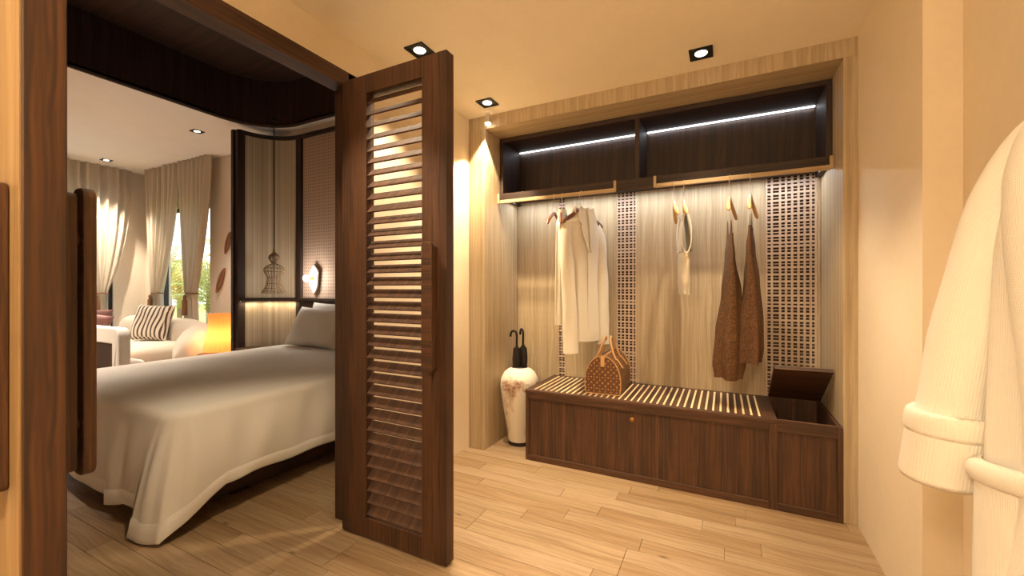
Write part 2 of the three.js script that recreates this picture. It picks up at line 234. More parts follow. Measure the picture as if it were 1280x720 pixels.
{ // ceiling with dark wood coffer
  const CX0 = -4.9, CX1 = -1.81, CZ0 = -3.15, CZ1 = 1.2, R = 0.55, N = 20;
  const outline = (e = 0) => { const Q = R + e, p = [[CX1, CZ0 - e]]; for (let i = 0; i <= N; i++) { const a = -Math.PI / 2 - i / N * Math.PI / 2; p.push([CX0 + R + Q * Math.cos(a), CZ0 + R + Q * Math.sin(a)]); } for (let i = 0; i <= 6; i++) { const a = Math.PI + -i / 6 * Math.PI / 2; p.push([CX0 + R + Q * Math.cos(a), CZ1 - R + Q * Math.sin(a)]); } p.push([CX1, CZ1 + e]); return p; };
  const pts = outline();
  const s = new THREE.Shape([[-8.85, -3.65], [-1.81, -3.65], [-1.81, 2.1], [-8.85, 2.1]].map(([x, z]) => new THREE.Vector2(x, z)));
  s.holes.push(new THREE.Path(outline(0.015).map(([x, z]) => new THREE.Vector2(x, z))));
  const flat = (shape, d) => new THREE.ExtrudeGeometry(shape, { depth: d, bevelEnabled: false }).rotateX(Math.PI / 2);   // (x, y) -> (x, z), extends downward
  struct('ceiling_bedroom', uvm(flat(s, 0.12).translate(0, BC + 0.12, 0), 'x', 1.5), M.bedCeil, 'pale bedroom ceiling around the curved dark wood recess', 'ceiling');
  const c = thing('ceiling_recess', 'dark wood lined ceiling recess with curved corner over the bed', 'ceiling recess', [0, 0, 0], 0, null, 'structure');
  const H = 0.5;
  const side = grid(pts.length - 1, 1, (u, v, i, j) => V(pts[i][0], BC - 0.02 + H * j, pts[i][1])); { let d = 0; const uv = side.attributes.uv; for (let i = 0; i < pts.length; i++) { if (i) d += Math.hypot(pts[i][0] - pts[i - 1][0], pts[i][1] - pts[i - 1][1]); uv.setXY(i, d / 0.6, 0); uv.setXY(i + pts.length, d / 0.6, H / 0.6); } }
  mesh('fascia', side, M.espresso, c);
  const ts = new THREE.Shape(pts.map(([x, z]) => new THREE.Vector2(x, z)));
  mesh('top_panel', uvm(flat(ts, 0.05).translate(0, BC + H + 0.03, 0), 'x', 0.6), M.espresso, c);
  const ring = (off, y0, y1) => { const inn = pts.map(([x, z]) => V(x, 0, z)), out = pts.map(([x, z], i) => { const a = pts[Math.max(0, i - 1)], b = pts[Math.min(pts.length - 1, i + 1)], dx = b[0] - a[0], dz = b[1] - a[1], l = Math.hypot(dx, dz) || 1; return V(x - dz / l * off, 0, z + dx / l * off); }); const prof = (i) => [V(inn[i].x, y1, inn[i].z), V(inn[i].x, y0, inn[i].z), V(out[i].x, y0, out[i].z), V(out[i].x, y1, out[i].z), V(inn[i].x, y1, inn[i].z)]; return uvm(grid(pts.length - 1, 4, (u, v, i, j) => prof(i)[j]), 'x', 0.6); };
  mesh('edge_bead', ring(0.022, BC - 0.045, BC - 0.001), M.espresso, c);
  
}
struct('ground', uvm(box(-40, 20, -0.4, -0.2, -40, -3.65), 'x', 2), M.lawn, 'sunlit lawn outside the lounge window', 'ground');

// headboard wall: curved bedside niche, dark frame, cane panels
{
  const HZ = -3.33, PT = 3.01, cx = -4.50, cz = -2.85, R = 0.44;     // arc from (-4.50, -3.29) round to (-4.94, -2.85)
  const arc = (r, y0, y1, n = 20) => grid(n, 1, (u, v) => { const a = Math.PI * 1.5 - u * Math.PI / 2; return V(cx + r * Math.cos(a), lerp(y0, y1, v), cz + r * Math.sin(a)); }, false, [1.4, 1]);
  const band = (r0, r1, y0, y1, n = 20) => { const P = [[r0, y0], [r1, y0], [r1, y1], [r0, y1], [r0, y0]]; return uvm(grid(n, 4, (u, v, i, j) => { const a = Math.PI * 1.5 - u * Math.PI / 2; return V(cx + P[j][0] * Math.cos(a), P[j][1], cz + P[j][0] * Math.sin(a)); }), 'x', 0.6); };
  const w = struct('wall_curved', band(R, R + 0.10, 0, PT - 0.03), M.bedWall, 'curved striped wall niche beside the bed', 'wall');
  mesh('covering', arc(R - 0.003, 0.0, PT - 0.04), M.stripeWall, w);
  mesh('cornice', band(R - 0.02, R + 0.11, PT - 0.045, PT), M.espresso, w);
  mesh('shelf_rail', band(R - 0.035, R + 0.005, 1.045, 1.085), M.espresso, w);
  for (const [x0, x1, z1] of [[-5.075, -5.035, -2.84], [-5.035, -4.985, -2.815], [-4.985, -4.93, -2.835]]) mesh('end_post', wood(rbox(x0, x1, 0, PT, -2.92, z1, 0.006), 'y'), M.espresso, w);
  mesh('outer_face', wood(rbox(-5.075, -5.055, 0, PT, -3.5, -2.92, 0.004), 'y'), M.bedWall, w);
  const p = struct('wall_panelling', wood(rbox(-4.53, -4.44, 0, PT, HZ, -3.265, 0.004), 'y'), M.espresso, 'dark framed cane panels on the wall over the headboard', 'wall panel');
  mesh('top_rail', wood(rbox(-4.44, -1.82, PT - 0.05, PT, HZ, -3.27, 0.004), 'x'), M.espresso, p);
  mesh('panel', uvm(rbox(-4.44, -1.82, 0.3, PT - 0.05, HZ, -3.295, 0.003), 'y', 0.30), M.cane, p);
  // headboard
  const hb = thing('headboard', 'low dark wood headboard behind the white pillows', 'headboard', [-3.3, 0, -3.26]);
  mesh('panel', wood(rbox(-1.13, 1.2, 0.12, 1.05, -0.032, 0.03, 0.006), 'x'), M.espresso, hb); mesh('cap_rail', wood(rbox(-1.14, 1.21, 1.05, 1.085, -0.034, 0.045, 0.006), 'x'), M.espresso, hb);
  const ns = thing('nightstand', 'rounded wooden bedside cabinet under the glowing rail', 'nightstand', [cx, 0, cz]);
  const sh = (r) => { const s = new THREE.Shape(); s.moveTo(0, 0.05); s.lineTo(-r, 0.05); s.absarc(0, 0, r, Math.PI, Math.PI * 1.5, false); s.lineTo(0, 0.05); return s; };
  mesh('body', wood(new THREE.ExtrudeGeometry(sh(0.40), { depth: 0.46, bevelEnabled: false, curveSegments: 16 }).rotateX(Math.PI / 2).translate(0, 0.49, 0), 'x'), M.espresso, ns);
  mesh('top', wood(new THREE.ExtrudeGeometry(sh(0.425), { depth: 0.03, bevelEnabled: false, curveSegments: 16 }).rotateX(Math.PI / 2).translate(0, 0.52, 0), 'x'), M.walnut, ns);
  mesh('plinth', wood(box(-0.26, -0.02, 0, 0.04, -0.28, 0.0), 'x'), M.espresso, ns);
  const led = thing('light_strip', 'warm light strip under the dark bedside rail', 'light strip', [cx, 1.04, cz]);
  mesh('diffuser', (() => { const g = []; for (let i = 0; i < 8; i++) { const a = Math.PI * 1.5 - (i + 0.5) / 8 * Math.PI / 2; g.push(new THREE.BoxGeometry(0.07, 0.004, 0.008).rotateY(-a + Math.PI / 2).translate(0.42 * Math.cos(a), 0.0065, 0.42 * Math.sin(a))); } return g; })(), std({ color: 0xffffff, emissive: lin(1, 0.75, 0.45), emissiveIntensity: 2.5 }), led);
  for (const a0 of [1.42, 1.25, 1.08]) { const a = Math.PI * a0; rectLight([cx + 0.395 * Math.cos(a), 1.035, cz + 0.395 * Math.sin(a)], [cx + 0.40 * Math.cos(a), 0, cz + 0.40 * Math.sin(a)], 0.16, 0.02, 34, [1, 0.76, 0.46]); }
}

// ================================================================= downlights
function downlight(x, y, z, cd, color, label, group, angle = 41, glow = M.glowWarm) {
  const d = thing('downlight', label, 'downlight', [x, y, z], 0, group), a = 0.058, b = 0.047;
  mesh('trim_frame', [box(-a, a, -0.008, 0, -a, -b), box(-a, a, -0.008, 0, b, a), box(-a, -b, -0.008, 0, -b, b), box(b, a, -0.008, 0, -b, b)], M.blackMetal, d);
  mesh('baffle', box(-b, b, -0.003, 0, -b, b), M.blackMetal, d);
  mesh('lens', new THREE.CylinderGeometry(0.032, 0.028, 0.004, 24).translate(0, -0.005, 0), glow, d);
  spot(d, [0, -0.014, 0], [0, -2, 0], cd, color, angle, 0.35, 1.2);
  return d;
}
downlight(-1.448, CH, -2.48, CD, WARM, 'square black recessed downlight nearest the niche corner spotlight', null);
downlight(-1.45, CH, -1.77, CD, WARM, 'square black recessed downlight above the open louvred door', null);
downlight(-0.113, CH, -2.48, CD, WARM, 'square black recessed downlight in front of the wide cabinet bay', null);
for (const x of [-1.45, -0.113]) for (const z of x < -1 ? [-1.06] : [-1.77, 0.4]) downlight(x, CH, z, CD, WARM, x < -1 ? 'square black recessed downlight over the bedroom doorway' : z < -1 ? 'square black recessed downlight over the closet aisle' : 'square black recessed downlight beside the globe lamp');
{ // frosted globe lamp behind the viewer
  const g = thing('globe_lamp', 'round frosted pendant globe hanging behind the viewer', 'pendant lamp', [-0.45, 1.92, 0.95]);
  mesh('cord', new THREE.CylinderGeometry(0.005, 0.005, CH - 2.08, 8).translate(0, (CH - 2.08) / 2 + 0.16, 0), M.brass, g); mesh('cap', lathe([[0, 0.18], [0.03, 0.178], [0.04, 0.15], [0.05, 0.14], [0, 0.14]], 24), M.brass, g);
  mesh('globe', new THREE.SphereGeometry(0.15, 32, 20), std({ color: 0xffffff, emissive: lin(1, 0.78, 0.5), emissiveIntensity: 2 }), g);
  const l = new THREE.PointLight(lin(1, 0.80, 0.54), 6, 0, 2); l.castShadow = true; l.shadow.radius = 6; g.add(l);
}
downlight(-8.18, BC, -2.82, 36, [1, 0.84, 0.62], 'small recessed downlight in front of the lit lounge curtain', null, 38);
downlight(-5.70, BC, -2.80, 16, SOFT, 'small recessed downlight above the curled sofa end', null, 38);
for (const [x, z] of [[-6.9, -1.0], [-5.5, -0.9], [-5.5, 0.9]]) downlight(x, BC, z, 36, SOFT, 'small recessed downlight in the bedroom ceiling beside the dark recess', 'bedroom downlights out of view', 45);
{ // small bullet spotlight on the lintel
  const s = thing('spotlight', 'small bright spotlight fixed under the ceiling at the niche corner', 'spotlight', [-1.53, 2.408, -2.63]);
  mesh('stem', box(-0.012, 0.012, 0.03, 0.062, -0.012, 0.012), M.steel, s);
  mesh('housing', new THREE.CylinderGeometry(0.02, 0.022, 0.05, 20, 1, true).translate(0, 0.012, 0), M.steel, s);
  mesh('lamp', new THREE.SphereGeometry(0.021, 20, 12).scale(1, 0.9, 1).translate(0, -0.014, 0), std({ color: 0xffffff, emissive: lin(1, 0.86, 0.66), emissiveIntensity: 12 }), s);
  spot(s, [0, -0.036, 0], [0, -2, 0.0], CD * 0.8, [1, 0.78, 0.48], 42, 0.18, 0.6);
}

// ================================================================= wardrobe fittings
{
  const c = thing('wall_cabinet', 'dark open wall cabinet with two lit bays above the hanging rails', 'cabinet', [0, 0, 0]);
  const Z0 = -2.90, Y0 = 1.895, Y1 = 2.372, T = 0.03;
  mesh('back_panel', wood(box(NL + T, NR - T, Y0 + T, Y1 - T, BZ + 0.001, BZ + 0.02), 'y'), M.espresso, c);
  mesh('top_panel', wood(rbox(NL + T, NR - T, Y1 - T, Y1, BZ + 0.001, Z0, 0.002), 'x'), M.espresso, c);
  mesh('bottom_panel', wood(rbox(NL + T, NR - T, Y0 + 0.025, Y0 + 0.045, BZ + 0.001, Z0 - 0.013, 0.002), 'x'), M.espresso, c);
  mesh('side_panel', wood(rbox(NL + 0.001, NL + T, Y0, Y1, BZ + 0.001, Z0, 0.002), 'y'), M.espresso, c);
  mesh('side_panel', wood(rbox(NR - T, NR - 0.001, Y0, Y1, BZ + 0.001, Z0, 0.002), 'y'), M.espresso, c);
  mesh('valance', wood(rbox(NL + T, NR - T, 1.862, Y0 + 0.045, Z0 - 0.012, Z0 + 0.003, 0.002), 'x'), M.espresso, c);
  mesh('divider', wood(rbox(-0.54, -0.51, Y0 + 0.045, Y1 - T, BZ + 0.02, Z0 - 0.004, 0.002), 'y'), M.espresso, c);
  for (const [a, b] of [[NL + T, -0.54], [-0.51, NR - T]]) {
    const s = mesh('light_strip', box(a + 0.005, b - 0.005, Y1 - T - 0.010, Y1 - T - 0.001, BZ + 0.024, BZ + 0.034), M.glowCool, c); s.userData.label = 'thin white light strip along the bay';
    rectLight([(a + b) / 2, Y1 - T - 0.012, BZ + 0.03], [(a + b) / 2, 0, BZ + 0.03], b - a - 0.02, 0.01, 14, COOL);
  }
  const u = mesh('under_light', box(NL + 0.035, NR - 0.035, Y0 + 0.018, Y0 + 0.025, -3.104, -3.092), M.glowCool, c); u.userData.label = 'white light strip under the cabinet';
  rectLight([(NL + NR) / 2, Y0 + 0.015, -3.098], [(NL + NR) / 2, 0, -3.098], NR - NL - 0.08, 0.012, 90, COOL);
}
const RAILY = 1.870, RAILZ = -2.872;
function rail(x0, x1, label) {
  const r = thing('hanging_rail', label, 'rail', [(x0 + x1) / 2, RAILY, RAILZ]), w = (x1 - x0) / 2;
  mesh('bar', wood(rbox(-w, w, -0.014, 0.012, -0.010, 0.010, 0.003), 'x', 0.9), M.rail, r);
  for (const s of [-1, 1]) mesh('bracket', wood(rbox(s * w - 0.009, s * w + 0.009, -0.014, 0.06, 0.010, 0.020, 0.002), 'y', 0.9), M.rail, r);
}
rail(-1.568, -0.665, 'pale wood hanging rail carrying the cream jacket'); rail(-0.405, 0.528, 'pale wood hanging rail carrying the brown suede garments');

{ // bench
  const b = thing('storage_bench', 'dark walnut storage bench with striped slatted top and raised end lid', 'bench', [0, 0, 0]);
  const X0 = -1.243, X1 = 0.538, H = 0.49, F = -2.66, B = BZ + 0.002, XS = 0.215, XT = 0.255;
  mesh('base_panel', wood(box(X0 + 0.02, X1 - 0.02, 0, 0.03, B, F - 0.02), 'x'), M.espresso, b);
  mesh('end_panel', wood(rbox(X0, X0 + 0.022, 0, H - 0.022, B, F, 0.002), 'y'), M.walnut, b);
  mesh('end_panel', wood(rbox(X1 - 0.022, X1, 0, H, B, F, 0.002), 'y'), M.walnut, b);
  mesh('partition', wood(box(XS, XT, 0.03, H - 0.02, B, F - 0.024), 'y'), M.walnut, b);
  mesh('back_panel', wood(box(XT, X1 - 0.022, 0.03, H, B, B + 0.015), 'y'), M.walnut, b);
  // front: rails, stiles and recessed panels
  mesh('front_rail', wood(rbox(X0 + 0.022, XS, H - 0.062, H - 0.022, F - 0.024, F, 0.002), 'x'), M.walnut, b);
  mesh('front_rail', wood(rbox(XT, X1 - 0.022, H - 0.062, H, F - 0.024, F, 0.002), 'x'), M.walnut, b);
  mesh('front_rail', wood(rbox(X0 + 0.022, XS, 0, 0.040, F - 0.024, F, 0.002), 'x'), M.walnut, b);
  mesh('front_rail', wood(rbox(XT, X1 - 0.022, 0, 0.040, F - 0.024, F, 0.002), 'x'), M.walnut, b);
  mesh('stile', wood(rbox(XS, XT, 0, H - 0.0225, F - 0.024, F, 0.002), 'y'), M.walnut, b);
  const p = mesh('front_panel', wood(rbox(X0 + 0.022, XS, 0.040, H - 0.062, F - 0.022, F - 0.010, 0.001), 'y'), M.walnut, b);
  const k = mesh('knob', lathe([[0, 0.022], [0.010, 0.021], [0.0135, 0.016], [0.012, 0.011], [0.006, 0.007], [0.006, 0], [0, 0]], 20).rotateX(Math.PI / 2).translate(-0.512, 0.383, F - 0.010), M.brass, p); k.userData.label = 'round brass knob';
  mesh('front_panel', wood(rbox(XT, X1 - 0.022, 0.040, H - 0.062, F - 0.022, F - 0.010, 0.001), 'y'), M.walnut, b);
  // top: edge boards, slats and pale strips
  mesh('top_edge', wood(rbox(X0 - 0.003, XT, H - 0.022, H, F - 0.034, F + 0.003, 0.002), 'x'), M.walnut, b);
  mesh('top_edge', wood(rbox(X0 - 0.003, X0 + 0.022, H - 0.022, H, B, F - 0.034, 0.002), 'z'), M.walnut, b);
  mesh('top_edge', wood(rbox(X0 + 0.022, XT, H - 0.022, H, B, B + 0.03, 0.002), 'x'), M.walnut, b);
  const n = 36, xs = X0 + 0.022, xe = 0.180, P = (xe - xs) / n, zf = F - 0.034, zb = B + 0.03;
  const dg = [0, 1, 2].map((q) => uvm(new THREE.BoxGeometry(P - 0.0118, 0.02, zf - zb - 0.001), 'z', 0.6, q * 0.31, q * 0.2)), lg = uvm(new THREE.BoxGeometry(0.0108, 0.018, zf - zb - 0.001), 'z', 0.9);
  for (let i = 0; i < n; i++) {
    const s = mesh('slat', dg[i % 3], M.walnut, b); s.position.set(xs + P * i + (P - 0.0118) / 2, H - 0.011, (zf + zb) / 2);
    const t = mesh('pale_strip', lg, M.inlay, b); t.position.set(xs + P * (i + 1) - 0.0059, H - 0.0105, (zf + zb) / 2);
  }
  mesh('top_board', wood(rbox(xe + 0.001, XT, H - 0.022, H, zb, zf, 0.002), 'z'), M.walnut, b);
  // raised lid
  const lid = new THREE.Group(); lid.name = 'lid'; lid.position.set((XT + X1) / 2, H + 0.002, B + 0.022); lid.rotation.x = -0.60; b.add(lid);
  const lw = (X1 - XT) / 2;
  mesh('lid_board', wood(rbox(-lw, lw - 0.004, 0, 0.022, 0, 0.43, 0.002), 'x'), M.walnut, lid);
  mesh('lid_knob', lathe([[0, 0.014], [0.010, 0.013], [0.013, 0.007], [0.011, 0], [0, 0]], 18).translate(-0.01, 0.022, 0.40), M.brass, lid);
}

// ================================================================= hangers and garments
const hangerProto = {};
function hanger(x, dark, label, group, turn = 0, z = RAILZ) {
  const h = thing('clothes_hanger', label, 'hanger', [x, RAILY + 0.012, z], Math.PI / 2 + turn, group), m = dark ? M.hangerDark : M.hangerLight;
  const hook = []; for (let i = 0; i <= 12; i++) { const a = -0.5 + i / 12 * (Math.PI + 0.5); hook.push(V(0.017 * Math.cos(a), -0.0135 + 0.0175 * Math.sin(a) , 0)); }
  hook.push(V(-0.017, -0.04, 0), V(0, -0.075, 0), V(0, -0.135, 0));
  mesh('hook', tube(hook, 0.0018, 40, 6), M.steel, h);
  const arm = grid(40, 12, (u, v) => { const s = u * 2 - 1, xx = 0.205 * s, yy = -0.135 - 0.105 * Math.pow(Math.abs(s), 1.25), a = v * Math.PI * 2, k = Math.pow(1 - Math.pow(Math.abs(s), 14), 0.5); return V(xx, yy + 0.016 * k * Math.sin(a), 0.008 * k * (1 + 0.5 * Math.abs(s)) * Math.cos(a) + 0.018 * s * s); }, false);
  mesh('shoulder_bar', arm, m, h); return h;
}
hanger(-1.11, true, 'bare dark wood hanger at the wall end of the row', null, 0.05);
hanger(-1.05, true, 'dark wood hanger holding the plain long shirt', null, 0.22);
hanger(-0.905, true, 'dark wood hanger inside the collared cream jacket', null, -0.47);
hanger(-0.289, false, 'bare pale wood hanger with nothing on it', null, 0.12);
hanger(-0.231, false, 'pale wood hanger holding the small cream top', null, 0.08);
hanger(0.028, false, 'pale wood hanger holding the longer brown suede garment', null, -0.12);
hanger(0.138, false, 'pale wood hanger holding the shorter brown suede garment', null, -0.15);

// a closed cloth tube: rows of [y, halfWidth(x), halfDepth(z), centreX, centreZ], folds ripple the outline
function clothTube(rows, o = {}) {
  const { nu = 72, nv = 60, fold = 0.08, nf = 7, ph = 0, uvs = [2, 4], foldTop = 0.1, square = 0.75 } = o;
  const at = (v) => { const q = v * (rows.length - 1), i = Math.min(rows.length - 2, Math.floor(q)), t = q - i, s = t * t * (3 - 2 * t); return rows[i].map((a, k) => lerp(a, rows[i + 1][k], k === 0 ? t : s)); };
  return grid(nu, nv, (u, v) => {
    const [y, a, b, cx = 0, cz = 0] = at(v), th = u * Math.PI * 2, c = Math.cos(th), s = Math.sin(th);
    const f = 1 + fold * lerp(foldTop, 1, v) * (Math.sin(nf * th + ph + 1.5 * v) * 0.6 + Math.sin((nf * 2 - 3) * th + ph * 2.3 - v * 2) * 0.4);
    return V(cx + a * f * Math.sign(c) * Math.pow(Math.abs(c), square), y + 0.004 * Math.sin(3 * th + ph) * v, cz + b * f * Math.sign(s) * Math.pow(Math.abs(s), square));
  }, true, uvs);
}
function sleeveTube(path, r0, r1, o = {}) {      // swept oval tube with wrinkles and an open cuff
  const { n = 40, m = 36, flat = 0.75, wr = 0.05, ph = 0, uvs = [1, 3] } = o, curve = new THREE.CatmullRomCurve3(path.map((p) => V(...p))), fr = curve.computeFrenetFrames(n, false);
  const side = V(1, 0, 0);
  return grid(m, n, (u, v, i, j) => { const c = curve.getPointAt(v), t = curve.getTangentAt(v), bz = V().crossVectors(t, side).normalize(), ax = V().crossVectors(bz, t).normalize(); const a = u * Math.PI * 2, r = lerp(r0, r1, v) * (1 + wr * Math.sin(9 * v + 2 * a + ph) * 0.5 + wr * 0.6 * Math.sin(17 * v - 3 * a + ph * 2)); return c.addScaledVector(ax, r * Math.cos(a)).addScaledVector(bz, r * flat * Math.sin(a)); }, true, uvs);
}
{ // cream jacket
  const j = thing('jacket', 'cream collared jacket on a dark hanger above the brown bag', 'jacket', [-0.905, 0, RAILZ], 1.10); j.scale.set(0.86, 1, 0.95);
  mesh('body', clothTube([[1.735, 0.05, 0.045], [1.70, 0.09, 0.055], [1.655, 0.175, 0.06], [1.60, 0.19, 0.065], [1.45, 0.17, 0.07], [1.25, 0.155, 0.07], [1.05, 0.16, 0.075], [0.83, 0.165, 0.08]], { fold: 0.10, nf: 6, ph: 1.1 }), M.cream, j);
  for (const s of [-1, 1]) { const sl = mesh('sleeve', sleeveTube([[s * 0.150, 1.64, 0], [s * 0.195, 1.55, 0.015], [s * 0.212, 1.35, 0.035 - s * 0.015], [s * 0.212, 1.10, 0.05 - s * 0.02], [s * 0.205, 0.79 + s * 0.015, 0.06 - s * 0.02]], 0.058, 0.062, { ph: s, wr: 0.05 }), M.cream, j); mesh('cuff', sleeveTube([[s * 0.2065, 0.85 + s * 0.015, 0.058 - s * 0.02], [s * 0.2048, 0.78 + s * 0.015, 0.0605 - s * 0.02]], 0.0635, 0.065, { n: 6, wr: 0 }), M.cream, sl); }
  const lap = (s) => { const sh = new THREE.Shape(); sh.moveTo(0.015 * s, 0); sh.lineTo(0.075 * s, 0.02); sh.lineTo(0.105 * s, -0.08); sh.lineTo(0.070 * s, -0.105); sh.lineTo(0.085 * s, -0.125); sh.lineTo(0.012 * s, -0.30); sh.closePath(); return new THREE.ExtrudeGeometry(sh, { depth: 0.006, bevelEnabled: true, bevelSize: 0.002, bevelThickness: 0.002, bevelSegments: 1 }).rotateX(-0.10).translate(0, 1.745, 0.052); };
  mesh('lapel', uvm(lap(1), 'y', 0.12), M.cream, j); mesh('lapel', uvm(lap(-1), 'y', 0.12), M.cream, j);
  mesh('collar', grid(30, 6, (u, v) => { const a = Math.PI * (0.05 - 1.1 * u), r = 0.056 + 0.016 * Math.sin(v * Math.PI * 0.9); return V(r * 1.25 * Math.cos(a), 1.775 - 0.055 * v, r * Math.sin(a) + 0.01); }), M.cream, j);
  mesh('placket', rbox(-0.012, 0.012, 0.88, 1.45, 0.070, 0.080, 0.003), M.cream, j);
  const s2 = thing('shirt', 'plain long cream shirt hanging edge on beside the jacket', 'shirt', [-1.05, 0, RAILZ], Math.PI / 2 + 0.22);
  mesh('body', clothTube([[1.735, 0.05, 0.02], [1.69, 0.13, 0.024], [1.63, 0.195, 0.026], [1.4, 0.19, 0.03], [1.15, 0.185, 0.034], [0.95, 0.18, 0.036]], { fold: 0.14, nf: 5, ph: 0.4 }), M.cream, s2);
  mesh('collar', grid(24, 4, (u, v) => { const a = u * Math.PI * 2; return V((0.05 + 0.012 * v) * Math.cos(a), 1.765 - 0.045 * v, (0.03 + 0.01 * v) * Math.sin(a)); }, true), M.cream, s2);
}
{ // small cream sleeveless top seen from its side
  const t = thing('sleeveless_top', 'small cream sleeveless top with wide armhole on a pale hanger', 'top', [-0.231, 0, RAILZ], 0.2); t.scale.x = 0.72;
  const fr = (y) => 0.030 + 0.035 * smooth(1.66, 1.35, y);
  // cloth front and back panels joined below the armhole
  mesh('body', clothTube([[1.42, 0.040, 0.125], [1.36, 0.044, 0.13], [1.25, 0.042, 0.125], [1.16, 0.032, 0.118]], { fold: 0.14, nf: 5, ph: 2 }), M.cream, t);
  for (const s of [-1, 1]) {
    const strap = mesh('shoulder_panel', grid(16, 20, (u, v) => { const y = lerp(1.42, 1.655, v), bow = 0.040 * Math.pow(1 - v, 0.6); return V(s * (bow + 0.003), y + 0.01 * Math.sin(u * Math.PI), lerp(-0.125, 0.125, u) * lerp(1, 0.72, v)); }), M.cream, t);
    mesh('armhole_binding', tube([[s * 0.006 - 0.02, 1.655, 0.11], [-0.037, 1.56, 0.128 * (s > 0 ? 1 : -1)], [-0.028, 1.45, 0.132 * s], [0.0, 1.41, 0.136 * s], [0.028, 1.45, 0.132 * s], [0.036, 1.56, 0.128 * s], [0.018, 1.65, 0.11 * s]].map(([x, y, z]) => V(x, y, s > 0 ? Math.abs(z) : -Math.abs(z))), 0.006, 40, 8), M.cream, strap);
  }
}
function suede(x, y0, y1, label, turn, ph, w) {
  const g = thing('suede_garment', label, 'garment', [x, 0, RAILZ], turn);
  mesh('cloth', clothTube([[y1, 0.010, 0.13, 0, 0], [lerp(y1, y0, 0.15), 0.022, 0.135, 0, 0], [lerp(y1, y0, 0.4), w * 0.62, 0.12, 0.005, 0.01], [lerp(y1, y0, 0.7), w * 0.95, 0.10, 0.0, 0.02], [lerp(y1, y0, 0.9), w, 0.09, -0.004, 0.02], [y0, w * 0.86, 0.085, -0.004, 0.02]], { fold: 0.26, nf: 4, ph, uvs: [3, 6], foldTop: 0.05 }), M.suede, g);
  for (const s of [-1, 1]) mesh('strap', grid(6, 10, (u, v) => V(s * 0.006, lerp(y1 - 0.02, y1 + 0.10 - 0.02 * u, v), lerp(-0.10, 0.06, u) * (1 - 0.75 * v) + s * 0.03)), M.suede, g);
}
suede(0.028, 0.66, 1.52, 'longer brown suede garment hanging on a pale wood hanger', 0.1, 0.3, 0.078);
suede(0.140, 0.76, 1.56, 'shorter brown suede garment hanging beside the lattice strip', -0.1, 2.1, 0.062);

